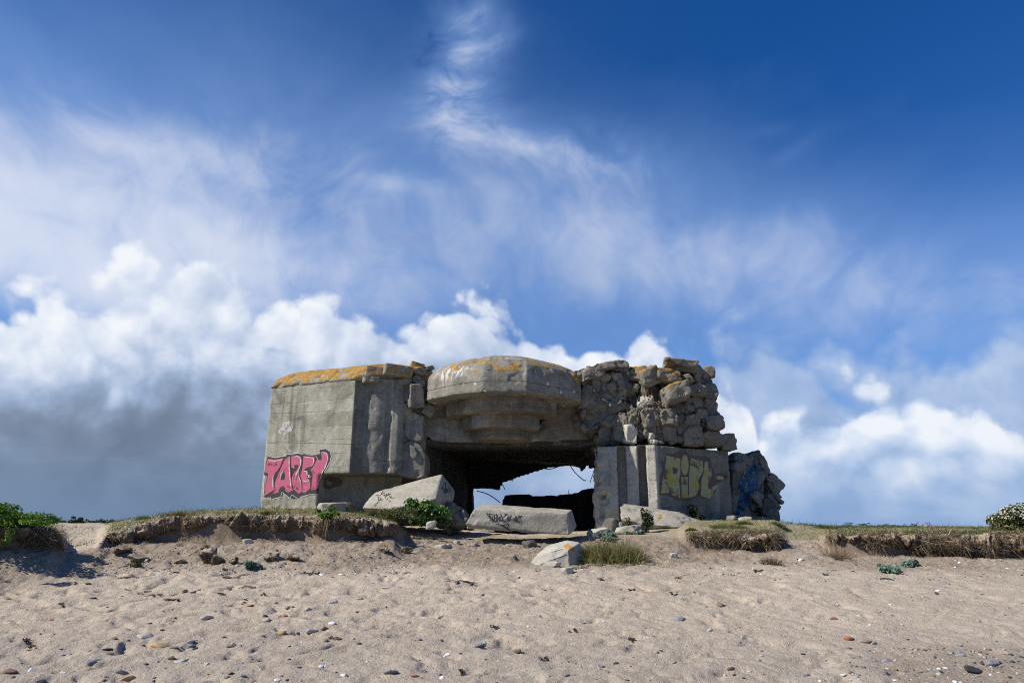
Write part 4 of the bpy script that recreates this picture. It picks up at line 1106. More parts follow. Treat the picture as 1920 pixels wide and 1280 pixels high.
    hl = [[(225, 300), (330, 309), (455, 285)], [(300, 560), (285, 650), (293, 750)], [(470, 480), (430, 540), (420, 610)], [(575, 240), (575, 420), (588, 600), (603, 740)], [(665, 240), (720, 225), (768, 270), (773, 370), (730, 470), (685, 560)], [(650, 400), (658, 432)], [(740, 580), (765, 650), (768, 720)], [(850, 240), (990, 260), (995, 340), (960, 400)], [(825, 480), (880, 490), (885, 560)], [(815, 640), (850, 665), (915, 640)], [(1150, 160), (1210, 180), (1240, 260), (1200, 400), (1130, 520), (1080, 640), (1060, 720)]]
    rim = [[(250, 930), (260, 968), (430, 925), (447, 838), (590, 948), (625, 887), (745, 967), (775, 925), (930, 880), (1050, 885)], [(1085, 120), (1200, 95), (1280, 150), (1297, 220), (1272, 330), (1180, 500)], [(150, 565), (140, 700), (138, 900)], [(200, 222), (330, 252), (470, 226), (530, 200), (700, 176), (800, 190)], [(1030, 215), (1048, 250), (1090, 330)]]
    coat('white_highlight', W, [t([(905, 540), (945, 570), (930, 595), (905, 590)])], [(t(l), 1.35) for l in hl] + [(t(l), 0.8) for l in rim], 0.017, 'paint_white', gr)
    rs = np.random.RandomState(3)
    for bx in ((560, 740), (640, 760), (700, 770), (985, 765)):
        x0, y0 = bx
        coat('black_scribble', W, [], [(t([(x0 + rs.uniform(-25, 45), y0 + rs.uniform(-25, 35)) for _ in range(6)]), 0.7)], 0.019, 'paint_black', gr)
    coat('chalk_writing', W, [], write('NIK', 643, 901, 9, 7.0, 0.9, 0.03) + write('LES', 668, 900, 8, 6.2, 0.8, 0.02) + write('FLICS', 691, 901, 8, 6.4, 0.8, 0.02) + write('ET', 663, 913, 8, 6, 0.8) + write('LES', 677, 913, 8, 5.4, 0.8) + write('KEUFS', 695, 914, 8, 6, 0.8, 0.02), 0.008, 'chalk', wing)
    coat('dark_patch', W, [[(606, 894), (618, 892), (634, 895), (643, 900), (640, 910), (628, 913), (616, 917), (606, 914)]], [], 0.006, 'paint_maroon', wing)  # irregular dark patch at the left end of the recess
    coat('white_patch', W, [[(523, 797), (533, 791), (549, 790), (549, 808), (538, 812), (532, 817), (522, 812)]], [], 0.006, 'paint_grey_white', wing)
    coat('violet_scribble', W, [], [([(706 + rs.uniform(-8, 12), 788 + rs.uniform(-10, 14)) for _ in range(12)], 0.9)], 0.012, 'paint_violet', wing)
    VB = [bvh_of(visor_me)]
    for l, w in [([(804, 732), (833, 725), (870, 718), (906, 714)], .8), ([(906, 714), (946, 713), (988, 714)], .5), ([(988, 716), (1010, 720), (1037, 725), (1062, 730), (1086, 735)], .7), ([(833, 697), (833, 725)], .5)]:
        sub('seam', sheet_on(VB, [], [(l, w)], 0.005, 1.6), MAT['crack'], visor)
    for l, w in [([(690, 736), (697, 733), (705, 734), (712, 738), (722, 731), (727, 738)], .7), ([(692, 742), (693, 757), (697, 766)], .5), ([(745, 752), (752, 757), (757, 755)], .6), ([(751, 860), (748, 868), (741, 874), (738, 884)], .7), ([(515, 728), (560, 722), (620, 716), (667, 710)], .7), ([(502, 830), (540, 829), (600, 831), (662, 832)], .5), ([(505, 775), (560, 773), (620, 770)], .4), ([(690, 862), (725, 864), (757, 866)], .5)]:
        sub('crack', sheet_on(W, [], [(l, w)], 0.005, 1.6), MAT['crack'], wing)
    for l, w in [([(1237, 905), (1260, 908), (1300, 911), (1335, 913)], .6), ([(1230, 938), (1240, 946), (1248, 952), (1262, 950), (1300, 948), (1325, 946)], .7), ([(1325, 946), (1322, 962)], .7), ([(1216, 899), (1232, 900)], .5), ([(1330, 880), (1338, 905), (1352, 918)], .5), ([(1140, 860), (1146, 885), (1142, 910)], .5)]:
        sub('crack', sheet_on(PB, [], [(l, w)], 0.005, 1.6), MAT['crack'], pier_o)
    r = Z((1100, 820), 5.053)
    mar = [(700, 200), (760, 150), (830, 155), (900, 120), (985, 165), (1170, 190), (1190, 290), (1215, 345), (1250, 340), (1310, 300), (1342, 380), (1260, 420), (1200, 445), (1235, 480), (1190, 570), (1100, 585), (1000, 605), (870, 590), (800, 560), (685, 540), (690, 420), (715, 300)]
    g2 = coat('graffiti', PB, [r(mar)], [], 0.006, 'paint_maroon', pier_o); g2['label'] = 'faded pale yellow graffiti lettering on a maroon ground'
    cream = [[(755, 170), (885, 200), (886, 350), (872, 400), (888, 580), (805, 540), (800, 450), (790, 520), (695, 530), (720, 380), (740, 280)], ellipse(928, 260, 36, 98), [(894, 372), (956, 372), (957, 560), (898, 545)], [(985, 195), (1100, 225), (1102, 315), (1048, 330), (1048, 420), (1060, 480), (1030, 550), (967, 570), (964, 380)],
             [(1117, 225), (1145, 230), (1150, 290), (1180, 300), (1180, 380), (1150, 430), (1150, 480), (1200, 490), (1170, 580), (1078, 550), (1087, 400), (1108, 330)], [(1225, 358), (1305, 372), (1290, 402), (1230, 395)], [(1180, 470), (1250, 440), (1230, 480), (1190, 520)]]
    coat('yellow_lettering', PB, [r(q) for q in cream], [], 0.011, 'paint_cream', g2)
    for q in [r(ellipse(765, 365, 15, 36)), r(ellipse(800, 410, 18, 34)), r(ellipse(785, 320, 14, 26)), r(ellipse(1038, 450, 25, 35)), r(ellipse(932, 555, 38, 18)), r(ellipse(1128, 345, 12, 18)), r(ellipse(1185, 530, 14, 30))]: coat('yellow_spot', PB, [q], [], 0.015, 'paint_yellow', g2)
    for q in ([(812, 275), (845, 290), (860, 300), (850, 340), (815, 345)],): coat('maroon_outline', PB, [r(q)], [], 0.017, 'paint_maroon', g2)
    for l in ([(889, 200), (890, 350), (872, 400), (892, 585)], [(962, 380), (964, 570)], [(890, 365), (960, 365)], [(895, 430), (1005, 450)], [(1108, 220), (1105, 325), (1050, 325)], [(1062, 380), (1075, 480), (1070, 560)], [(915, 265), (925, 285), (940, 265)], [(1225, 350), (1310, 365), (1295, 408), (1225, 400), (1225, 350)], [(1150, 435), (1150, 485), (1200, 490)]): coat('maroon_outline', PB, [], [(r(l), 0.7)], 0.017, 'paint_maroon', g2)
    [coat('black_writing', PB, [], q, 0.010, 'paint_violet', pier_o) for q in (write('DPTK', 1215, 840, 7, 4.4, 0.6), write('C', 1216, 856, 6, 4, 0.6), write('DO', 1216, 866, 6, 5, 0.6))]
    coat('black_writing', PB, [], write('RS', 1180, 851, 7, 5, 0.6), 0.010, 'paint_violet', pier_o)
    return ruin
build_ruin()

# ------------------------------------------------------------------ fallen concrete
def hull_solid(pts, vox=0.04, amp=0.025, seed=1, chips=0.03, sc=2.2):
    bm = bmesh.new()
    for q in pts: bm.verts.new(P(*q) if not isinstance(q, Vector) else q)
    r = bmesh.ops.convex_hull(bm, input=bm.verts[:])
    bmesh.ops.delete(bm, geom=[v for v in bm.verts if not v.link_faces], context='VERTS')
    me = remeshed(bm, vox); return weather(me, amp, sc, 5, 0.6, seed, chips=chips, chip_scale=3.0)

def place(name, me, mat, label, cat, group=None):
    """a thing in one mesh: its origin goes to its foot"""
    c = co(me); b = np.array([(c[:, 0].min() + c[:, 0].max()) / 2, (c[:, 1].min() + c[:, 1].max()) / 2, c[:, 2].min()])
    set_co(me, c - b)
    o = link(name, me, mat, None, tuple(b)); tag(o, label, cat, group); return o

def child_world(name, me, mat, parent):
    o = link(name, me, mat); adopt(o, parent); return o

def build_fallen():
    # tilted slab left of the mouth
    me = hull_solid([(679, 951, 17.6), (692, 934, 18.4), (703, 923, 18.8), (719, 917, 19.0), (829, 888, 19.0), (852, 917, 19.4), (853, 924, 19.3), (846, 934, 18.7), (817, 935, 17.75), (806, 938, 17.6), (760, 948, 17.5), (729, 955, 17.4), (800, 985, 18.4), (700, 985, 18.6), (840, 985, 19.2)], 0.03, 0.014, 61, 0.02, 3)
    bv = [bvh_of(me)]; c0 = co(me)
    o = place('fallen_slab', me, MAT['slab'], 'big tilted concrete slab with a small black tag, sloping up to the dark mouth', 'concrete slab')
    k = Z((680, 880), 8.727)
    tagm = [([(200, 600), (250, 530), (265, 450), (240, 445), (330, 490), (260, 515), (300, 480)], 1.1), ([(210, 415), (290, 430), (330, 350), (300, 410), (350, 380), (340, 430), (390, 400), (370, 460), (430, 380), (400, 430), (460, 390), (430, 460), (480, 430), (450, 470), (520, 460)], .9), ([(350, 430), (390, 500), (420, 450)], .8), ([(400, 480), (430, 525), (465, 520)], .8), ([(300, 400), (340, 340), (360, 400)], .8)]
    child_world('black_tag', sheet_on(bv, [], [(k(l), w) for l, w in tagm], 0.008), MAT['paint_tag'], o)
    tagm = [([(1290, 330), (1320, 250), (1350, 210), (1360, 300), (1300, 370), (1390, 310), (1340, 390), (1400, 360)], 1.2), ([(1300, 300), (1380, 350), (1330, 400), (1420, 300)], 1.0), ([(1390, 260), (1440, 330), (1400, 380)], 1.0)]
    child_world('black_tag', sheet_on(bv, [], [(k(l), w) for l, w in tagm], 0.008), MAT['paint_tag'], o)
    # its broken end
    me = chunk_mesh('r', (0.85, 0.9, 0.70), 64, 5, 30, 36, 0.14, (0.2, 0.3, 0.4), 0.0); fracture(me, .3, .05, .3, .04, 5); set_co(me, co(me) + np.array(P(850, 972, 18.6)))
    place('concrete_rubble', me, MAT['rubble'], 'rough broken lump of grey concrete under the high end of the tilted slab', 'rubble')
    # flat slab in front of the mouth
    me = hull_solid([(889, 954, 16.6), (1064, 962, 16.6), (1072, 955, 18.0), (907, 944, 18.0), (870, 982, 16.5), (876, 991, 16.6), (1066, 1003, 16.6), (1077, 995, 16.75), (1081, 986, 17.4), (1079, 985, 18.0), (884, 982, 18.0)], 0.025, 0.010, 62, 0.025, 3)
    bv = [bvh_of(me)]
    o = place('fallen_slab', me, MAT['slab'], 'flat concrete slab with a black scrawl on its front, lying before the bunker mouth', 'concrete slab')
    k = Z((780, 820), 5.053)
    scr = [([(668, 715), (700, 770), (690, 720), (725, 800), (715, 740), (745, 800), (735, 730), (770, 800), (760, 720), (790, 790), (800, 740), (780, 770), (830, 800), (800, 720), (860, 720), (810, 770), (860, 800), (880, 740), (840, 800)], 1.5), ([(860, 800), (905, 730), (880, 790), (920, 760), (925, 800), (945, 735), (955, 800), (985, 740), (930, 790), (1000, 800), (985, 750), (1018, 742), (960, 745)], 1.4), ([(930, 770), (975, 810), (1000, 790)], 1.3), ([(760, 820), (830, 830), (880, 815), (870, 850), (810, 830), (895, 880), (850, 850), (800, 832)], 1.7), ([(670, 718), (740, 730), (800, 722)], 1.2), ([(700, 780), (760, 790), (830, 775)], 1.1)]
    child_world('black_scrawl', sheet_on(bv, [], [(k(l), w) for l, w in scr], 0.008), MAT['paint_tag'], o)
    # wedge-shaped block on the sand
    me = hull_solid([(993, 1053, 14.3), (1014, 1036, 14.6), (1026, 1021, 14.8), (1062, 1012, 14.8), (1080, 1015, 14.7), (1066, 1029, 13.95), (1088, 1017, 14.5), (1095, 1042, 14.4), (1093, 1064, 14.3), (1069, 1072, 13.9), (1014, 1070, 13.95), (1000, 1062, 14.1)], 0.022, 0.015, 63, 0.02, 4)
    bv = [bvh_of(me)]
    o = place('wedge_block', me, MAT['wedge'], 'pale wedge-shaped concrete block with an orange lichen patch on the open sand', 'concrete block')
    k = Z((980, 980), 8.0)
    child_world('crack', sheet_on(bv, [], [(k([(265, 630), (400, 570), (540, 520), (665, 472)]), 1.3), (k([(430, 440), (520, 415), (600, 390)]), .8)], 0.005, 1.6), MAT['peb_dark'], o)
    child_world('lichen', sheet_on(bv, [k([(620, 345), (660, 315), (710, 330), (735, 365), (775, 380), (770, 430), (735, 425), (705, 395), (665, 390), (630, 375)])], [], 0.006, 1.4), MAT['lichen'], o)
    # sloping block at the foot of the pier
    me = hull_solid([(1161, 949, 19.1), (1169, 943, 19.6), (1219, 948, 19.7), (1274, 958, 19.6), (1318, 977, 19.4), (1164, 972, 18.6), (1205, 984, 18.4), (1250, 985, 18.2), (1300, 992, 18.3), (1180, 1000, 18.8), (1310, 1000, 19.4)], 0.04, 0.03, 65, 0.04, 2.4)
    bv = [bvh_of(me)]
    o = place('sloping_block', me, MAT['slab'], 'long pale concrete block sloping down to the right at the foot of the ribbed pier', 'concrete block')
    k = Z((1100, 820), 5.053)
    child_world('lichen', sheet_on(bv, [k([(680, 740), (700, 722), (720, 735), (700, 765), (680, 790), (670, 765)])], [], 0.008), MAT['lichen'], o)
    R_ = [((1147, 984, 18.3), (.40, .35, .36), 71, 'rubble', 'rough grey boulder left of the sloping block at the pier foot'), ((1121, 995, 18.0), (.55, .4, .22), 72, 'pale_stone', 'low pale concrete piece beside the dark mouth, left of the rough boulder'), ((1164, 984, 18.2), (.18, .15, .15), 73, 'pale_stone', 'small white lump between the rough boulder and the sloping block'), ((1178, 993, 18.0), (.62, .4, .24), 74, 'slab', 'half-buried grey slab piece below the sloping block'),
          ((808, 984, 16.6), (.27, .24, .20), 75, 'pale_stone', 'whitish lump of concrete at the foot of the glossy green plant'), ((857, 991, 16.5), (.14, .12, .10), 76, 'pale_stone', 'small white lump just left of the flat slab'), ((828, 1005, 15.9), (.34, .20, .10), 77, 'pale_stone', 'flat pale concrete flake on the sand below the glossy plant'), ((838, 1000, 16.0), (.20, .15, .10), 78, 'pale_stone', 'smaller pale flake leaning on the flat one below the glossy plant'), ((788, 1008, 15.8), (.16, .10, .06), 79, 'pale_stone', 'thin pale chip lying alone right of the left turf bank'),
          ((622, 952, 18.6), (.85, .5, .30), 80, 'slab', 'low pale block under the overhang beside the pink graffiti'), ((655, 953, 18.8), (.34, .3, .32), 81, 'core', 'brown rough stone under the overhang at the left wall'), ((993, 1007, 16.2), (.30, .22, .18), 82, 'dark_stone', 'shaded round stone under the flat slab'), ((890, 1005, 16.3), (.22, .15, .12), 83, 'pale_stone', 'pale stone at the left end of the shadow under the flat slab'),
          ((1037, 1063, 13.8), (.36, .14, .11), 84, 'pale_stone', 'grey-white stone against the bottom of the wedge block'), ((1064, 1084, 13.2), (.22, .16, .14), 85, 'pale_stone', 'pale pointed stone in front of the wedge block'), ((963, 1046, 14.6), (.19, .13, .10), 86, 'dark_stone', 'dark grey stone alone on the sand left of the wedge block'), ((1263, 1036, 14.6), (.19, .14, .12), 87, 'pale_stone', 'pale grey stone on the bare slope left of the small turf bank'),
          ((1370, 975, 20.2), (.42, .35, .26), 88, 'rubble', 'grey boulder at the foot of the blue painted wall'), ((1398, 977, 20.0), (.40, .35, .24), 89, 'slab', 'pale boulder right of the grey one at the blue painted wall'), ((465, 1006, 15.0), (.18, .14, .11), 90, 'pale_stone', 'pale lump under the left turf bank, below the bunker corner')]
    for q, sz, sd, mat, lab in R_:
        me = chunk_mesh('r', sz, sd, 5 if max(sz) > .5 else 4, 14, 20, 0.10, (0, random.Random(sd).uniform(-.2, .2), random.Random(sd).uniform(0, 3)), 0.15)
        p = P(*q); g_ = gz(p.x, p.y); p.z = max(p.z, g_ + sz[2] * 0.2) if q[1] > 990 else p.z
        if q[1] > 990: p.z = g_ + sz[2] * 0.30
        set_co(me, co(me) + np.array(p))
        place('concrete_lump' if mat != 'dark_stone' else 'stone', me, MAT[mat], lab, 'stone')
    # clods fallen from the banks
    K_ = [((258, 1046), (.42, .3, .18), 'dark earthy clod left of the white stone under the left bank'), ((390, 1046), (.50, .40, .34), 'largest brown clod of rooty earth on the slope under the left bank'), ((386, 1029), (.22, .2, .20), 'dark round clod sitting on top of the largest clod'), ((408, 1052), (.28, .24, .20), 'dark clod leaning on the right side of the largest clod'), ((437, 1050), (.22, .2, .16), 'small dark clod to the right of the largest clod'), ((515, 1043), (.22, .2, .18), 'dark pointed clod on the slope below the bunker corner'), ((546, 1044), (.42, .3, .18), 'furry brown clod of roots below the pink graffiti'), ((340, 1050), (.22, .18, .12), 'low grey-brown clod left of the largest clod'),
          ((720, 1029), (.50, .24, .13), 'long flat turf clod with yellowish grass below the end of the left bank'), ((763, 1032), (.28, .22, .20), 'dark brown clod right of the long flat turf clod'), ((500, 1046), (.20, .18, .12), 'low clod left of the dark pointed clod'), ((230, 1030), (.45, .3, .14), 'low brown lump of sod at the left end of the slope')]
    global CLODS
    CLODS = []
    for i, ((px, py), sz, lab) in enumerate(K_):
        p = hit(px, py + 5); sz = tuple(q * .82 for q in sz); me = chunk_mesh('clod', sz, 400 + i, 5, 10, 8, 0.42, (0, 0, i), 0)
        set_co(me, co(me) + np.array(p) + np.array([0, 0, sz[2] * 0.30])); CLODS.append((place('earth_clod', me, MAT['sod'], lab, 'clod', 'earth clods under the left bank'), sz))
build_fallen()

def build_collapsed_wall():
    w = empty('collapsed_wall', tuple(P(1400, 970, 22.5))); tag(w, 'broken tilted concrete wall with blue streaked graffiti at the right end of the bunker', 'broken wall')
    me = remeshed(slab_px([(1376, 980), (1368, 900), (1374, 862), (1397, 858), (1408, 852), (1422, 862), (1437, 882), (1439, 906), (1428, 935), (1418, 980)], 22.6, 1.6, lambda px, py: 22.1 + (980 - py) * 0.004 + (px - 1400) * 0.004), 0.05)
    fracture(me, 0.55, 0.07, 0.25, 0.06, 71); weather(me, 0.06, 2.2, 5, 0.6, 71, chips=0.06)
    child_world('wall_panel', me, MAT['rubble'], w)
    bv = [bvh_of(me)]; rs = np.random.RandomState(2); st = []
    for i in range(330):
        t = rs.uniform(); px = 1373 + t * 44 + rs.normal() * 2.0; y0 = 960 - t * 62 + rs.uniform(-34, 26)
        if y0 < 880 - t * 8 or y0 > 967: continue
        L_ = rs.uniform(6, 17); st.append(([(px, y0), (px + L_ * .16, y0 - L_ * .5), (px + L_ * .36, y0 - L_)], rs.uniform(1.2, 2.6)))
    wp = child_world('blue_graffiti', sheet_on(bv, [], st, 0.012), MAT['paint_blue'], w)
    st = [([(1380 + rs.uniform(0, 36), 940 - rs.uniform(0, 55))] , 1) for _ in range(26)]
    st = [([l[0], (l[0][0] + 3, l[0][1] - 9)], 1.3) for l, _ in st]
    child_world('yellow_graffiti', sheet_on(bv, [], st, 0.018), MAT['paint_cream'], w)
    B_ = [((1377, 876, 22.5), (.34, .6, .6), 1.0, .3), ((1370, 905, 22.2), (.30, .6, .8), .2, .3), ((1383, 860, 22.7), (.55, .6, .35), .3, .4), ((1408, 860, 23.2), (.5, .6, .4), -.5, .6), ((1424, 874, 23.3), (.4, .7, .6), -.3, .6), ((1368, 940, 22.0), (.30, .6, .8), .2, .3),
          ((1447, 904, 23.3), (.62, .5, .34), .75, .9), ((1440, 925, 23.2), (.45, .6, .7), .4, .5), ((1443, 920, 23.1), (.66, .5, .16), .9, .95), ((1449, 934, 23.1), (.54, .5, .12), .6, .95), ((1443, 940, 23.0), (.64, .5, .15), .8, .95), ((1436, 954, 22.9), (.6, .6, .55), .5, .4), ((1440, 968, 22.9), (.5, .6, .5), .2, .3), ((1415, 975, 22.3), (.9, .6, .25), 0, .3), ((1449, 915, 23.2), (.40, .4, .10), 1.0, .9), ((1385, 974, 22.0), (.8, .5, .25), .1, .3)]
    for i, (q, sz, rot, box) in enumerate(B_):
        me = chunk_mesh('f', sz, 500 + i, 5, 14, 36, 0.11, (0, rot, 0.3), box); set_co(me, co(me) + np.array(P(*q)))
        child_world('wall_fragment', me, MAT['core' if i % 2 else 'rubble'], w)
build_collapsed_wall()

# ------------------------------------------------------------------ stones on the sand
def pebble(px, py, w, h, mat, label, seed):
    p = hit(px, py + h * 0.3); k = p.y / 1280.0 * 1.03
    sx = w * k; sz = max(h * k * 0.95, sx * 0.28); sy = sx * random.Random(seed).uniform(0.6, 0.85)
    me = chunk_mesh('pebble', (sx, sy, sz), 900 + seed, 3, 9, 5 if seed % 3 else 10, 0.035, (0, random.Random(seed).uniform(-.15, .15), random.Random(seed + 5).uniform(-.3, .3)), 0)
    o = link('pebble', me, MAT[mat], None, (p.x, p.y, gz(p.x, p.y) + sz * 0.04)); tag(o, label, 'pebble', 'pebbles on the sand')

PEB = [(300, 1208, 33, 12, 'peb_tan', 'flat orange-tan stone left of the two stacked grey stones'), (358, 1202, 17, 6, 'peb_dark', 'thin dark stone resting above the bluish stone in the left foreground'), (358, 1208, 21, 9, 'peb_blue', 'bluish stone right of the flat orange-tan stone'), (365, 1214, 11, 5, 'peb_dark', 'tiny dark stone just below the bluish stone'), (325, 1212, 17, 4, 'peb_brown', 'thin brown stone between the orange-tan and the bluish stones'),
 (322, 1232, 13, 9, 'peb_brown', 'dark brown pebble touching a pale grey pebble'), (337, 1238, 23, 9, 'peb_pale', 'pale grey pebble right of the dark brown pebble'), (230, 1258, 24, 9, 'peb_dark', 'blue-black oval pebble above the round tan pebble'), (240, 1270, 27, 14, 'peb_tan', 'round tan pebble below the blue-black oval one'), (170, 1240, 18, 10, 'peb_grey', 'grey round pebble with a smaller one at its right'), (183, 1236, 13, 6, 'peb_blue', 'small slate pebble right of the grey round one'),
 (59, 1255, 14, 8, 'peb_white', 'bluish white pebble near the lower left corner'), (20, 1257, 27, 9, 'peb_brown', 'flat brown stone nearest the lower left corner'), (120, 1259, 13, 5, 'peb_white', 'flat white shell-like pebble right of the bluish white one'), (75, 1275, 17, 7, 'peb_grey', 'grey pebble at the bottom edge below the bluish white one'), (270, 1190, 30, 10, 'peb_pale', 'long pale greenish stone above the flat orange-tan stone'), (212, 1195, 15, 6, 'peb_brown', 'small dark brown stone left of the long pale greenish stone'),
 (203, 1216, 21, 5, 'peb_dark', 'thin dark sliver of stone left of the flat orange-tan stone'), (387, 1156, 23, 12, 'peb_pale', 'smooth olive-grey flat stone in the left middle sand'), (500, 1160, 14, 9, 'peb_pale', 'beige pebble with a dark pebble behind it'), (498, 1153, 12, 6, 'peb_dark', 'dark pebble behind the beige pebble'), (470, 1134, 15, 5, 'peb_red', 'flat reddish pebble right of a curl of seaweed'), (537, 1153, 13, 4, 'peb_red', 'thin reddish pebble right of the dark and beige pair'), (540, 1137, 13, 5, 'peb_grey', 'small grey sliver above the thin reddish pebble'),
 (577, 1139, 9, 5, 'peb_white', 'tiny white pebble left of the broad pale stone'), (623, 1127, 17, 9, 'peb_pale', 'broad pale bluish stone in the sand left of centre'), (585, 1180, 20, 8, 'peb_pale', 'pale bluish pebble left of a small dark one'), (610, 1177, 13, 7, 'peb_dark', 'small dark pebble right of the pale bluish one'), (622, 1167, 13, 7, 'peb_white', 'off-white pebble above the small dark one'), (525, 1186, 20, 13, 'peb_tan', 'chunky brown-gold stone left of the pale bluish pebble'), (560, 1185, 9, 4, 'peb_blue', 'tiny slate chip right of the chunky brown-gold stone'),
 (448, 1210, 11, 7, 'peb_grey', 'small grey pebble beside a thin brown stone'), (433, 1210, 20, 5, 'peb_brown', 'thin brown stone left of the small grey pebble'), (600, 1248, 10, 7, 'peb_white', 'white pebble touching a pale one near the bottom'), (612, 1247, 13, 8, 'peb_pale', 'pale pebble right of the white one near the bottom'), (434, 1261, 12, 7, 'peb_dark', 'dark angular pebble at the bottom above a brown one'), (427, 1268, 13, 5, 'peb_brown', 'brown pebble below the dark angular one'), (455, 1265, 13, 7, 'peb_grey', 'grey pebble right of the dark angular one'), (520, 1273, 13, 6, 'peb_white', 'white pebble on the bottom edge left of centre'),
 (93, 1161, 15, 5, 'peb_red', 'pinkish sliver of stone in the left sand'), (165, 1093, 9, 5, 'peb_dark', 'small black pebble in the upper left sand'), (174, 1120, 11, 4, 'peb_dark', 'thin black chip below the small black pebble'), (273, 1049, 15, 9, 'peb_pale', 'white-grey stone beside the dark clod under the left bank'), (118, 1226, 8, 4, 'peb_grey', 'tiny grey chip above the flat white pebble'),
 (1276, 1159, 18, 8, 'peb_blue', 'dark slate oval pebble right of centre'), (1329, 1179, 12, 8, 'peb_pale', 'small pale grey pebble right of the dark slate oval'), (1353, 1132, 16, 10, 'peb_brown', 'rough brown stone half buried right of centre'), (1593, 1194, 20, 11, 'peb_red', 'brick-red flat stone in the right foreground'), (1562, 1157, 13, 5, 'peb_red', 'small brick-red chip above the brick-red flat stone'), (1637, 1204, 13, 7, 'peb_grey', 'grey pebble right of the brick-red flat stone'), (1624, 1201, 20, 6, 'peb_brown', 'flat brownish stone between the brick-red one and the grey pebble'),
 (1660, 1237, 23, 9, 'peb_grey', 'purplish grey flat stone in the lower right sand'), (1824, 1250, 32, 10, 'peb_dark', 'long dark flat stone near the lower right corner'), (1863, 1240, 25, 10, 'peb_grey', 'olive-grey smooth stone right of the long dark flat stone'), (1803, 1226, 16, 8, 'peb_grey', 'grey chip above the long dark flat stone'), (1761, 1106, 13, 5, 'peb_white', 'bright white shell-like pebble in the right sand'), (1757, 1111, 10, 5, 'peb_dark', 'dark pebble touching the bright white one'), (1368, 1251, 14, 6, 'peb_brown', 'brown oval pebble at the bottom right of centre'), (1507, 1225, 10, 5, 'peb_dark', 'small dark pebble alone in the lower right sand'),
 (1512, 1264, 13, 6, 'peb_blue', 'bluish pebble near the bottom edge on the right'), (1583, 1264, 11, 5, 'peb_white', 'small white pebble near the bottom edge on the right'), (1856, 1216, 9, 4, 'peb_brown', 'tiny brown chip above the olive-grey smooth stone'), (1502, 1048, 9, 6, 'peb_white', 'white stone on the slope between the right-hand banks'), (1800, 1053, 10, 5, 'peb_white', 'white stone in the shade under the right turf bank'), (733, 1257, 26, 12, 'peb_grey', 'speckled grey oval stone at the bottom left of centre'), (899, 1208, 24, 11, 'peb_blue', 'blue-grey stone with a pale fin beside it in the centre'), (911, 1204, 7, 12, 'peb_pale', 'pale upright fin of stone behind the blue-grey one'), (968, 1219, 20, 7, 'peb_brown', 'flat brown-grey stone right of the blue-grey one'),
 (1128, 1247, 13, 7, 'peb_blue', 'blue-grey pebble in the lower centre right'), (1155, 1242, 10, 5, 'peb_dark', 'small dark pebble right of the lower blue-grey pebble'), (1062, 1264, 13, 6, 'peb_blue', 'pale blue pebble near the bottom centre'), (644, 1265, 12, 9, 'peb_white', 'round white pebble at the bottom left of the speckled stone'), (788, 1198, 9, 5, 'peb_dark', 'small black pebble left of the blue-grey stone in the centre'), (837, 1226, 13, 8, 'peb_white', 'cream pebble below and left of the blue-grey stone in the centre'), (829, 1268, 9, 7, 'peb_white', 'white broken shell-like pebble at the bottom centre'), (793, 1257, 14, 6, 'peb_grey', 'grey flat pebble right of the speckled oval stone'),
 (777, 1265, 17, 6, 'peb_red', 'reddish brown flat pebble below the grey flat one'), (641, 1076, 11, 5, 'peb_white', 'white flake of shell in the upper sand'), (604, 1076, 11, 5, 'peb_white', 'white flake beside the black seaweed under the left bank'), (722, 1101, 12, 5, 'peb_white', 'small white pebble in the sand below the flat turf clod'), (1124, 1084, 11, 7, 'peb_brown', 'brown pebble right of the pale pointed stone'), (827, 1156, 13, 5, 'peb_grey', 'grey sliver in the middle sand'), (1259, 1241, 16, 5, 'peb_grey', 'thin grey pebble in the lower right centre'), (675, 1121, 10, 5, 'peb_pale', 'small pale pebble right of the broad pale stone')]
for i, q in enumerate(PEB): pebble(*q, seed=i)

def scatter_gravel():
    """small stones and shell grit nobody could count, one sheet of lumps per colour"""
    rs = np.random.RandomState(11)
    v0, f0 = ico(1)
    sets = {'peb_dark': [], 'peb_white': [], 'peb_brown': [], 'peb_pale': [], 'peb_blue': []}
    keys = list(sets); wts = [.26, .07, .31, .28, .08]
    for i in range(4400):
        if rs.uniform() < 0.5:
            Y = 6.8 + rs.uniform() ** 1.6 * 8.0; u = rs.uniform(-0.85, 0.85); s = rs.gamma(2.0, 0.006) + 0.006
        else:
            Y = rs.uniform(12.6, 16.8); u = rs.uniform(-0.7, 0.75); s = rs.gamma(2.0, 0.007) + 0.008
        if i % 6 == 0: Y = 6.8 + rs.uniform() * 1.8; u = rs.uniform(0.45, 0.85)
        if i % 5 == 1: Y = rs.uniform(12.8, 15.3); u = rs.uniform(-0.58, -0.14); s = rs.gamma(2.0, 0.006) + 0.008
        x = u * Y; sets[keys[rs.choice(5, p=wts)]].append((x, Y, gz(x, Y), min(s, 0.035)))
    for k, L in sets.items():
        V_ = []; F_ = []
        for j, (x, y, z, s) in enumerate(L):
            d = rs.uniform(0.6, 1.25, len(v0))[:, None]; a = rs.uniform(0, 6.28)
            q = v0 * d * np.array([1.0, rs.uniform(.5, .9), rs.uniform(.3, .6)]) * s
            q = np.stack([q[:, 0] * math.cos(a) - q[:, 1] * math.sin(a), q[:, 0] * math.sin(a) + q[:, 1] * math.cos(a), q[:, 2]], 1)
            V_.append(q + np.array([x, y, z + s * 0.02])); F_.append(f0 + j * len(v0))
        me = np_mesh('gravel', np.vstack(V_), np.vstack(F_).ravel(), np.full(sum(len(f) for f in F_), 3), smooth=True)
        stuff(link('gravel', me, MAT[k]))
scatter_gravel()

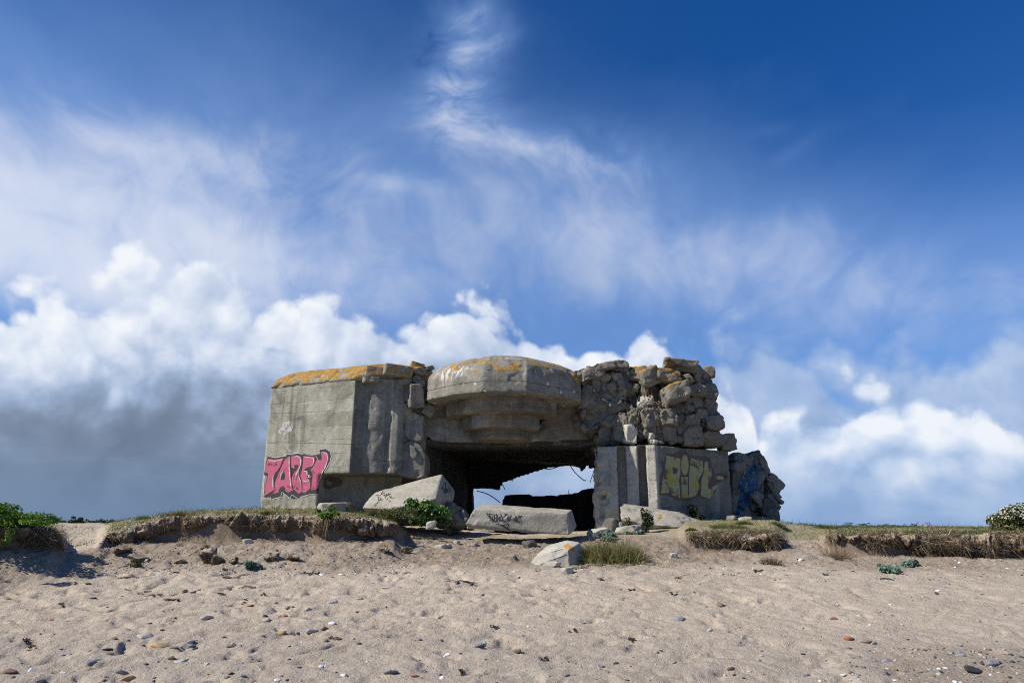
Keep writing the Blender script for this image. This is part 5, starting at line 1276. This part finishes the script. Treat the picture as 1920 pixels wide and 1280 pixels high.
def seaweed(px, py, w, h, label, seed, n=7):
    rs = np.random.RandomState(seed); p = hit(px, py); k = p.y / 1280.0 * 1.03; W_, D_ = w * k, max(h * k * 3.0, 0.05)
    V_, F_ = [], []
    for i in range(n):
        x0, y0 = rs.uniform(-.42, .42) * W_, rs.uniform(-.4, .4) * D_; a = rs.normal() * 0.6 + (math.pi if rs.uniform() < .5 else 0); L_ = W_ * rs.uniform(.3, .6); bend = rs.normal() * 2.5
        wd = rs.uniform(.008, .022); m = 7; zz = rs.uniform(0.0, 0.008)
        base = len(V_)
        for j in range(m):
            t = j / (m - 1); wj = wd * (0.4 + math.sin(math.pi * min(1, t + .15)) * .8); hz = zz + 0.010 * math.sin(t * 5 + i) ** 2
            gx, gy = p.x + x0, p.y + y0
            zf = min(gz(gx, gy), p.z + .03) + hz
            V_ += [(gx - math.sin(a) * wj, gy + math.cos(a) * wj, zf + 0.006), (gx + math.sin(a) * wj, gy - math.cos(a) * wj, zf), (gx, gy, zf + 0.012)]
            x0 += math.cos(a) * L_ / m; y0 += math.sin(a) * L_ / m * 0.8; a += bend / m
        for j in range(m - 1):
            b = base + j * 3
            F_ += [(b, b + 2, b + 5, b + 3), (b + 2, b + 1, b + 4, b + 5), (b + 1, b, b + 3, b + 4)]
    me = bpy.data.meshes.new('seaweed'); me.from_pydata([(a - p.x, b - p.y, c - p.z) for a, b, c in V_], [], F_); me.update()
    o = link('dried_seaweed', me, MAT['weed' if seed % 4 else 'twig'], None, tuple(p)); tag(o, label, 'seaweed', 'dried seaweed scraps on the sand')
SW = [(440, 1080, 38, 8, 'long black seaweed scrap under the left bank, left of the white flake'), (585, 1075, 34, 8, 'black seaweed heap beside the white flake'), (240, 1084, 26, 5, 'thin dark seaweed line below the dark clod'), (273, 1111, 16, 9, 'looped black seaweed strand in the left sand'), (303, 1118, 36, 9, 'tangled brown seaweed below the left bank'), (320, 1125, 30, 5, 'brown seaweed strand below the tangled one'), (115, 1138, 17, 8, 'small black seaweed tuft in the left sand'), (50, 1203, 22, 5, 'flat dark seaweed scrap near the left edge'), (60, 1215, 20, 8, 'black knotted seaweed near the left edge, below the flat scrap'),
 (350, 1111, 32, 7, 'pale brown seaweed line right of the tangled one'), (414, 1114, 14, 6, 'small brown seaweed knot in the left middle sand'), (460, 1126, 11, 10, 'curl of black seaweed left of the flat reddish pebble'), (463, 1100, 24, 4, 'thin brown seaweed line below the long black scrap'), (493, 1116, 10, 7, 'small dark seaweed crumb in the middle left sand'), (423, 1067, 11, 7, 'dark scrap right of the largest clod'), (331, 1074, 15, 4, 'dark scrap below the low grey-brown clod'), (620, 1197, 30, 10, 'open loop of thin seaweed below the off-white pebble'),
 (876, 1092, 50, 8, 'long line of dark seaweed crumbs left of the wedge block'), (1180, 1199, 14, 4, 'black seaweed crumb in the lower centre right'), (1076, 1183, 15, 7, 'curled dark seaweed scrap in the centre right sand'), (763, 1074, 11, 6, 'black scrap below the long flat turf clod'), (927, 1175, 16, 5, 'black hooked seaweed scrap in the centre sand'), (1264, 1114, 14, 7, 'black forked seaweed scrap above the dark slate pebble'), (1184, 1106, 16, 6, 'dark scrap in the right centre sand'), (1272, 1084, 18, 5, 'black flat scrap below the small turf bank'), (1660, 1085, 26, 5, 'brown line of driftweed below the large blue-green plant'), (1424, 1070, 22, 4, 'dark thin scrap right of the dry tuft'), (1547, 1077, 14, 4, 'black thin scrap below the right bank end'), (1100, 1063, 20, 5, 'dark twig-like scrap in front of the grass tuft'), (866, 1262, 12, 6, 'dark scrap at the bottom centre'), (1020, 1236, 12, 6, 'black crumb below the flat brown-grey stone')]
for i, q in enumerate(SW): seaweed(*q, seed=40 + i + (90 if i == 3 else 0), n=9 if q[2] > 24 else 6)

# ------------------------------------------------------------------ turf banks and plants
def ribbons(name, roots, dirs, lens, widths, droop, seed, tints=None, seg=4, curl=0.3):
    """many thin blades as one mesh: roots (N,3), dirs (N,3) start directions"""
    rs = np.random.RandomState(seed); n = len(roots); roots = np.asarray(roots, float); d = np.asarray(dirs, float)
    d /= np.linalg.norm(d, axis=1)[:, None] + 1e-9
    lens = np.broadcast_to(lens, (n,)); widths = np.broadcast_to(widths, (n,))
    side = np.cross(d, rs.normal(size=(n, 3))); side /= np.linalg.norm(side, axis=1)[:, None] + 1e-9
    cur = rs.normal(size=(n, 3)) * curl
    V_ = np.zeros((n, (seg + 1) * 2, 3)); p = roots.copy()
    for j in range(seg + 1):
        w = widths * (1 - 0.9 * (j / seg) ** 1.5) * 0.5
        V_[:, 2 * j] = p - side * w[:, None]; V_[:, 2 * j + 1] = p + side * w[:, None]
        d = d + (np.array([0, 0, -droop]) + cur) / seg; d /= np.linalg.norm(d, axis=1)[:, None] + 1e-9
        p = p + d * (lens / seg)[:, None]
    k = (seg + 1) * 2
    f = np.array([[2 * j, 2 * j + 1, 2 * j + 3, 2 * j + 2] for j in range(seg)])
    F = (f[None] + (np.arange(n) * k)[:, None, None]).reshape(-1, 4)
    t = rs.uniform(0, 1, n) if tints is None else tints
    return np_mesh(name, V_.reshape(-1, 3), F.ravel(), np.full(len(F), 4), attrs={'tint': np.repeat(t, k)})

def leaves(name, pos, nrm, size, aspect, seed, fold=0.25, tints=None):
    """leaf-shaped faces (6 points each, folded along the middle)"""
    rs = np.random.RandomState(seed); n = len(pos); pos = np.asarray(pos, float); nrm = np.asarray(nrm, float)
    nrm = nrm / (np.linalg.norm(nrm, axis=1)[:, None] + 1e-9)
    a = np.cross(nrm, rs.normal(size=(n, 3))); a /= np.linalg.norm(a, axis=1)[:, None] + 1e-9; b = np.cross(nrm, a)
    s = np.broadcast_to(size, (n,))[:, None]
    prof_ = [(-.5, 0, 0), (-.15, -.5, 1), (-.15, .5, 1), (.25, -.38, 1), (.25, .38, 1), (.55, 0, 0), (-.15, 0, 0), (.25, 0, 0)]
    V_ = np.stack([pos + a * s * x + b * s * y * aspect + nrm * s * (fold * z - 0.25 * x * x) for x, y, z in prof_], 1)
    f3 = np.array([[0, 1, 6], [0, 6, 2], [3, 5, 7], [7, 5, 4]]); f4 = np.array([[1, 3, 7, 6], [6, 7, 4, 2]])
    off = (np.arange(n) * 8)[:, None, None]
    A_ = (f3[None] + off).reshape(-1, 3); B_ = (f4[None] + off).reshape(-1, 4)
    t = rs.uniform(0, 1, n) if tints is None else tints
    return np_mesh(name, V_.reshape(-1, 3), np.concatenate([A_.ravel(), B_.ravel()]), np.concatenate([np.full(len(A_), 3), np.full(len(B_), 4)]), attrs={'tint': np.repeat(t, 8)})

def turf_bank(px0, px1, label, seed, green=0.3, out=0.14, dens=1.0, root_len=0.22, thick=0.75, lump=1.0):
    """the overhanging sod at the lip of the eroded edge"""
    rs = np.random.RandomState(seed)
    n = int((px1 - px0) * 0.9) + 8
    px = np.linspace(px0, px1, n); u = (px - 960) / 1280 / 1.035
    yf, yb, zb, zr, z20, z30, lip = prof(u)
    Y = yb + 0.12; X = u * Y
    pts = np.stack([X, Y, np.zeros(n)], 1)
    Y = yb + fbm(pts, 1.3, 3, 0.5, 7) * 0.16 + 0.10; X = u * Y
    rag = fbm(pts, 0.8, 4, 0.6, seed); rag2 = fbm(pts, 2.2, 4, 0.65, seed + 3)
    end = np.clip(np.minimum(np.arange(n), np.arange(n)[::-1]) / 9.0, 0, 1) ** 0.6
    top = zr + EYE - 0.03 + 0.05 * rag2; hgt = (zr - zb) * (thick + 1.0 * rag + 0.55 * rag2) * (0.35 + 0.65 * end); hgt = np.clip(hgt, 0.10, 1.0)
    bulge = out * (0.55 + 1.8 * np.clip(rag2 + .25, 0, 1) + 1.2 * rag) * end
    prf = [(0.75, -0.02, 0.0), (0.45, 0.005, 0.0), (0.18, 0.012, 0.1), (0.0, 0.0, 0.45), (-0.03, -0.22, 0.85), (-0.02, -0.48, 1.0), (0.02, -0.72, 0.85), (0.10, -0.92, 0.45), (0.22, -1.0, 0.1), (0.38, -0.9, -0.2), (0.75, -0.6, -0.2)]
    m = len(prf); sub_ = 3
    V_ = []
    q = np.array(prf); tt = np.linspace(0, m - 1, (m - 1) * sub_ + 1)
    q = np.stack([np.interp(tt, np.arange(m), q[:, k]) for k in range(3)], 1); m = len(q)
    dirx = -u / np.sqrt(1 + u * u); diry = -1 / np.sqrt(1 + u * u)          # outwards, towards the beach
    for a, b, c in q:
        o_ = -a * 1.0 + bulge * c
        z = top + np.where(b > -0.03, b, 0) + np.where(b <= -0.03, b * hgt, 0)
        V_.append(np.stack([X + dirx * o_, Y + diry * o_, z], 1))
    V_ = np.stack(V_, 1)                                                      # n, m, 3
    f = grid_faces(n, m)
    me = np_mesh('sod', V_.reshape(-1, 3), f.ravel(), np.full(len(f), 4))
    nn = nor(me); c = co(me)
    amp = np.interp(np.tile(q[:, 1], n), [-1, -0.05, 0.012], [1, 1, 0.25])
    dsp = (fbm(c, 3.4, 5, 0.66, seed + 7) * 0.16 + fbm(c, 12, 3, 0.6, seed + 8) * 0.05) * lump
    set_co(me, c + nn * (dsp * amp)[:, None])
    root = empty('turf_bank', (float(X.mean()), float(Y.mean()), float(top.mean() - hgt.mean()))); tag(root, label, 'turf bank')
    child_world('sod', me, MAT['sod'], root)
    c = co(me).reshape(n, m, 3)
    # roots and dead grass hanging over the face
    k = int(n * 34 * dens); i = rs.randint(0, n, k); j = rs.randint(int(m * .22), int(m * .80), k)
    pos = c[i, j] + rs.normal(size=(k, 3)) * 0.03
    dr = np.stack([dirx[i] + rs.normal(size=k) * 1.0, diry[i] + rs.normal(size=k) * .6, rs.normal(size=k) * .8 - .3], 1)
    kp = fbm(pos, 1.3, 4, .6, seed + 6) > -0.02 + (1 - min(dens, 1)) * .1; pos, dr = pos[kp], dr[kp]; k = len(pos)
    me = ribbons('roots', pos, dr, rs.gamma(3, root_len / 3, k).clip(.04, .5), rs.uniform(.006, .014, k), 0.9, seed, seg=4, curl=1.4)
    stuff(child_world('hanging_roots', me, MAT['root'], root))
    k = int(n * 16 * dens); i = rs.randint(0, n, k); j = rs.randint(0, int(m * .30), k)
    pos = c[i, j] + rs.normal(size=(k, 3)) * 0.02
    dr = np.stack([rs.normal(size=k) * .5 + dirx[i] * .5, rs.normal(size=k) * .4 + diry[i] * .5, np.full(k, .8)], 1)
    patch = fbm(pos, 1.4, 3, .5, seed + 4)
    keep = patch > -0.35 + (0.3 - green) * 0.8
    me = ribbons('grass', pos[keep], dr[keep], rs.gamma(3, .026, k)[keep].clip(.02, .16), rs.uniform(.006, .011, k)[keep], 1.0, seed + 1, tints=np.clip(rs.uniform(0.0, 1.1, k)[keep] - green * .5, 0, 1))
    stuff(child_world('short_grass', me, MAT['grass_green'], root))
    return root, c

turf_bank(-420, 122, 'shaded turf bank under the bright green bush at the left edge', 81, .3, .16, 1.0, .18, .55, 1.2)
LB, LBc = turf_bank(208, 743, 'long brown eroded turf bank in front of the pink graffiti', 82, .25, .12, .35, .13, .70, 1.35)
turf_bank(1288, 1462, 'short hairy turf bank in front of the yellow graffiti wall', 83, .2, .16, 1.3, .18, .75, 1.2)
turf_bank(1556, 2250, 'long straw-coloured turf bank along the right edge', 84, .3, .22, 1.15, .20, .66, 1.5)

def grass_cover():
    """short turf on the level ground round the ruin"""
    rs = np.random.RandomState(9); k = 60000
    Y = 15.6 + rs.uniform(size=k) ** 1.7 * 26; u = rs.uniform(-.82, .86, k); X = u * Y
    keep = np.zeros(k, bool)
    z, face, talm, plat, uu = ground_base(X, Y)
    n_ = fbm(np.stack([X, Y, X * 0], 1), .7, 4, .6, 21)
    cen = np.interp(uu, [u_of(120), u_of(200), u_of(215), u_of(690), u_of(735), u_of(790), u_of(1310), u_of(1340), u_of(1920)], [.2, .1, .8, .9, .75, .02, .05, .7, .75])
    keep = (plat > .6) & (rs.uniform(size=k) < np.clip(cen + n_ * .8, 0, 1)) & ~((X > -7.6) & (X < 7) & (Y > 20.0) & (Y < 31))
    X, Y = X[keep], Y[keep]; k = len(X)
    pos = np.stack([X, Y, [gz(a, b) - .01 for a, b in zip(X, Y)]], 1)
    dr = np.stack([rs.normal(size=k) * .5 + .15, rs.normal(size=k) * .5, np.full(k, 1.0)], 1)
    me = ribbons('grass', pos, dr, rs.gamma(3, .030, k).clip(.03, .22), rs.uniform(.008, .016, k), .9, 3, tints=np.clip(rs.uniform(0, 1, k) * .8 + fbm(pos, .6, 3, .5, 77) * .4, 0, 1))
    stuff(link('grass', me, MAT['grass_green']))
grass_cover()

def blob_points(n, rs, rx, ry, rz, lumps=9, lump=0.45, shell=0.55):
    """points through an uneven bushy volume standing on its base"""
    cs = rs.normal(size=(lumps, 3)) * np.array([.42, .42, .28]) + np.array([0, 0, .48]); cs[:, 2] = np.clip(cs[:, 2], .15, .95)
    i = rs.randint(0, lumps, n); d = rs.normal(size=(n, 3)); d /= np.linalg.norm(d, axis=1)[:, None]
    r = lump * (shell + (1 - shell) * rs.uniform(size=n)) * rs.uniform(.6, 1.1, lumps)[i]
    p = cs[i] + d * r[:, None] * np.array([1, 1, .8]); p[:, 2] = np.abs(p[:, 2])
    return p * np.array([rx, ry, rz]), d

def bush(name, px, py, w, h, label, cat, leaf, lsize, n, seed, depth=.7, stem='stem', aspect=.55, lumps=9, group=None, Y=None, tint=None, slope=0.0, lump=.45):
    rs = np.random.RandomState(seed)
    p = hit(px, py) if Y is None else P(px, py, Y)
    k = p.y / 1280 * 1.03; W_, H_ = w * k, h * k
    r = empty(name, tuple(p)); tag(r, label, cat, group)
    q, d = blob_points(n, rs, W_ * .55, W_ * .55 * depth, H_ * .88, lumps, lump)
    q[:, 2] *= 1.0 - slope * np.clip(q[:, 0] / W_ + .45, 0, 1); q[:, 2] += (rs.gamma(1.2, .06, n) * H_ * .5 if slope else 0)
    me = leaves('foliage', q, d * .7 + np.array([0, -.1, .55]) + rs.normal(size=(n, 3)) * .35, rs.uniform(.65, 1.3, n) * lsize, aspect, seed, tints=tint(q, rs) if tint else None)
    link('foliage', me, MAT[leaf], r)
    m = 26; tips = q[rs.randint(0, n, m)]; b0 = rs.normal(size=(m, 3)) * np.array([W_ * .10, W_ * .08, 0]); b0[:, 2] = -.03
    me = ribbons('stems', b0, tips - b0 + np.array([0, 0, H_ * .4]), np.linalg.norm(tips - b0, axis=1), .012, .3, seed, seg=4, curl=.25)
    link('stem', me, MAT[stem], r)
    r_foliage[name] = (q, d)
    return r
r_foliage = {}

# glossy plant by the tilted slab
rs0 = np.random.RandomState(1)
b = bush('leafy_plant', 803, 984, 78, 48, 'glossy bright green leafy plant in front of the tilted slab', 'plant', 'leaf_glossy', .10, 1000, 21, .7, aspect=.75, lumps=16, Y=17.3, slope=.35, lump=.36)
# bush on the left mound
bush('green_bush', 22, 987, 150, 42, 'bright green feathery bush on the mound at the left edge', 'bush', 'leaf_bright', .05, 8500, 22, .9, aspect=.40, lumps=34, Y=13.0, slope=.7, lump=.34)
bush('green_bush', -110, 985, 220, 48, 'bright green bush running out of the left edge behind the feathery one', 'bush', 'leaf_bright', .065, 6000, 23, .9, aspect=.45, lumps=20, Y=12.4)
bush('green_sprig', 5, 1022, 30, 40, 'small yellow-green sprig low on the shaded left mound', 'plant', 'leaf_bright', .045, 260, 24, .7, aspect=.35, Y=11.6)
t = bush('green_tuft', 613, 972, 34, 20, 'fresh green tuft on the lip of the left bank, roots hanging below', 'plant', 'leaf_bright', .085, 230, 25, .7, aspect=.28, lumps=8, Y=15.2)
rs = np.random.RandomState(4)
me = ribbons('roots', rs.normal(size=(26, 3)) * np.array([.09, .03, .02]) + np.array([0, -.12, -.02]), np.array([[0, -.25, -1.]] * 26) + rs.normal(size=(26, 3)) * .18, rs.uniform(.2, .55, 26), .016, .2, 5, seg=5, curl=.5)
link('root', me, MAT['root'], t)
# grass tuft beside the wedge block
def grass_tuft(name, px, py, w, h, label, mat, n, seed, width=.010, Y=None, depth=.5, cat='grass tuft', spread=.35, tint_shift=0.0, group=None):
    rs = np.random.RandomState(seed); p = hit(px, py) if Y is None else P(px, py, Y); k = p.y / 1280 * 1.03; W_, H_ = w * k, h * k
    q = np.stack([rs.uniform(-.5, .5, n) * W_, rs.normal(size=n) * .33 * W_ * depth, np.zeros(n)], 1); q[:, 2] = [gz(p.x + a, p.y + b) - p.z - .015 if Y is None else -.01 for a, b in q[:, :2]]
    ed = np.clip(1.15 - (np.abs(q[:, 0]) / (W_ * .5)) ** 2 * .6, .3, 1)
    me = ribbons('blades', q, np.stack([rs.normal(size=n) * spread + q[:, 0] / W_ * .8, rs.normal(size=n) * spread, np.ones(n)], 1), H_ * rs.uniform(.5, 1.25, n) * ed, width * rs.uniform(.7, 1.3, n), .8, seed, tints=np.clip(rs.uniform(0, 1, n) + tint_shift, 0, 1), seg=5, curl=.45)
    o = link(name, me, MAT[mat], None, tuple(p)); tag(o, label, cat, group); return o
grass_tuft('grass_tuft', 1143, 1052, 108, 38, 'thick yellow-green grass tuft right of the wedge block', 'grass_dry', 2600, 31, .011)
grass_tuft('grass_tuft', 1447, 1058, 30, 17, 'small dry brown grass tuft on the slope below the short turf bank', 'root', 500, 32)
grass_tuft('grass_tuft', 1568, 1052, 40, 30, 'dry grass mat hanging down at the left end of the right turf bank', 'root', 1200, 33, Y=15.0, spread=1.2)
grass_tuft('grass_tuft', 1085, 1066, 14, 12, 'few thin green blades at the right foot of the wedge block', 'grass_dry', 40, 34)
grass_tuft('grass_tuft', 1142, 1001, 38, 13, 'vivid green grass patch between the mouth and the ribbed pier', 'leaf_bright', 1200, 35, .010, spread=.6)
for (px, py, w, h, lab, s) in [(1365, 989, 62, 10, 'low green cushion of turf in front of the yellow graffiti wall', 1), (1395, 982, 26, 8, 'small green cushion right of the low turf cushion', 2), (1465, 988, 30, 9, 'green cushion at the right foot of the ruin', 3), (1550, 990, 40, 8, 'low green cushion on the lip left of the right turf bank', 4), (500, 966, 22, 9, 'dull green cushion on the left bank under the bunker corner', 5), (330, 965, 30, 12, 'tuft of tall dry grass on the crest of the left bank', 6), (270, 973, 24, 9, 'green weed tuft at the falling end of the left bank', 7), (1296, 994, 16, 7, 'tiny green weed at the tip of the sloping block', 8)]:
    grass_tuft('grass_cushion', px, py, w, h, lab, 'grass_green', 900, 50 + s, .010, spread=.7, tint_shift=-.25 if s != 6 else .2, cat='turf cushion')
# blue-green beach plants
TE = [(474, 1066, 22, 12, 'small blue-green plant below the left bank'), (1665, 1073, 40, 15, 'large blue-green plant on the sand below the right bank'), (1706, 1060, 22, 11, 'smaller blue-green plant right of the large one'), (1140, 1013, 36, 20, 'blue-green plant behind the yellow-green grass tuft'), (1184, 1000, 32, 10, 'flat blue-green plant on the slope below the sloping block')]
for i, q in enumerate(TE): bush('beach_plant', *q, 'plant', 'leaf_teal', .075, 330, 60 + i, .8, aspect=.7, lumps=7, group='blue-green beach plants')
bush('dark_shrub', 1212, 996, 26, 42, 'dark upright shrub against the sloping block', 'shrub', 'leaf_dark', .05, 900, 71, .6, aspect=.4, lumps=9, Y=18.0)
bush('dark_shrub', 1308, 976, 30, 26, 'dark low shrub in the shade under the yellow graffiti', 'shrub', 'leaf_dark', .055, 600, 72, .6, aspect=.5, Y=19.8)
bush('weed', 1175, 984, 24, 12, 'yellow-green weed beside the rough boulder', 'plant', 'leaf_olive', .05, 240, 73, Y=18.2)
bush('weed', 252, 1062, 22, 11, 'small dark weed with green tips below the dark clod', 'plant', 'leaf_olive', .05, 200, 74)
bush('ground_cover', 740, 972, 90, 20, 'low mixed green ground cover left of the glossy plant', 'plant', 'leaf_olive', .045, 1500, 75, .6, aspect=.5, lumps=22, Y=17.0)
# white-flowered shrub on the right
fl = bush('flowering_shrub', 1900, 992, 125, 40, 'white-flowered leafy shrub at the right edge', 'shrub', 'leaf_olive', .085, 5000, 76, .8, aspect=.35, lumps=18, Y=16.6)
rs = np.random.RandomState(77); W_ = 125 * 16.6 / 1280
q, d = r_foliage['flowering_shrub']; kp = (q[:, 2] > .22) & (d[:, 2] > -.1) & (rs.uniform(size=len(q)) < .45); q, d = q[kp] + d[kp] * .03, d[kp]
link('blossom', leaves('f', q, d + np.array([0, -.5, .6]), rs.uniform(.03, .06, len(q)), .9, 78), MAT['flower_white'], fl)
for i, (px, py, h, lab) in enumerate([(1733, 992, 16, 'taller pink flower heads on the lip of the right bank'), (1752, 992, 9, 'short pink flower heads right of the taller ones')]):
    p = P(px, py, 16.0); p.z = gz(p.x, p.y); r = empty('pink_flowers', tuple(p)); tag(r, lab, 'flowers', 'pink flowers on the right bank')
    n = 9 if i == 0 else 5; rs = np.random.RandomState(90 + i); b0 = rs.normal(size=(n, 3)) * np.array([.10, .05, 0]); H_ = h * 16 / 1280 * rs.uniform(.7, 1.2, n)
    link('stem', ribbons('s', b0, np.array([[0, 0, 1.]] * n), H_, .008, 0, i, curl=.05), MAT['stem'], r)
    pts = np.repeat(b0 + np.stack([H_ * 0, H_ * 0, H_], 1), 7, 0) + rs.normal(size=(n * 7, 3)) * .012
    link('blossom', leaves('f', pts, rs.normal(size=(n * 7, 3)), .026, .9, i), MAT['flower_pink'], r)

# distant shrubs and woods on the skyline
def far_tree(px, py, w, h, Y, label, seed, lumps=7, n=500):
    rs = np.random.RandomState(seed); p = P(px, py, Y); p.z = gz(p.x, p.y); k = Y / 1280 * 1.03
    r = empty('distant_tree', tuple(p)); tag(r, label, 'tree', 'trees on the skyline')
    q, d = blob_points(n, rs, w * k * .55, w * k * .5, h * k * .95, lumps, .42)
    link('crown', leaves('c', q, d + rs.normal(size=(n, 3)) * .4, rs.uniform(.6, 1.3, n) * h * k * .14, .7, seed), MAT['far_tree'], r)
    tube('trunk', [Vector((0, 0, -.2)), Vector((.05, 0, h * k * .35)), Vector((0, .05, h * k * .6))], h * k * .05, MAT['stem'], r)
far_tree(140, 978, 26, 13, 130, 'taller dark tree on the left skyline beside the green bush', 1)
far_tree(155, 978, 12, 9, 132, 'small dark tree touching the taller one on the left skyline', 2)
far_tree(197, 979, 26, 9, 125, 'broad dark tree on the left skyline just before the turf bank', 3)
far_tree(1483, 985, 12, 6, 200, 'pair of tiny dark tree crowns right of the ruin', 4)
far_tree(1594, 986, 24, 6, 220, 'dark tree on the right skyline, left of a long low wood', 5)
far_tree(1620, 986, 20, 6, 225, 'dark tree next to the long low wood on the right skyline', 6)
def far_wood(px0, px1, py, h, Y, seed):
    rs = np.random.RandomState(seed); k = Y / 1280 * 1.03; pos, nr = [], []
    a, b_ = P(px0, py, Y), P(px1, py, Y); m = int((px1 - px0) / 5) + 2
    for t in np.linspace(0, 1, m):
        c = a.lerp(b_, t); c.z = gz(c.x, c.y) - .3; hh = h * k * rs.uniform(.55, 1.1)
        q, d = blob_points(60, rs, 6 * k, 6 * k, hh, 4, .45); pos.append(q + np.array(c)); nr.append(d)
    pos = np.vstack(pos); nr = np.vstack(nr)
    stuff(link('far_wood', leaves('w', pos, nr, rs.uniform(.6, 1.3, len(pos)) * h * k * .25, .8, seed), MAT['far_tree']))
far_wood(60, 240, 979, 6, 420, 1); far_wood(1630, 1715, 986, 5, 400, 2); far_wood(1380, 1920, 987, 2.5, 600, 3); far_wood(240, 480, 980, 5, 420, 4)

for i, (o, sz) in enumerate(CLODS):
    if i in (4, 7, 10): continue
    rs = np.random.RandomState(200 + i); c = co(o.data); n_ = nor(o.data); j = rs.randint(0, len(c), 170); j = j[n_[j, 2] > -.3]
    stuff(link('roots', ribbons('r', c[j], n_[j] + rs.normal(size=(len(j), 3)) * .8, rs.uniform(.04, .11, len(j)), .008, .8, i, seg=3, curl=1.0), MAT['root'], o))
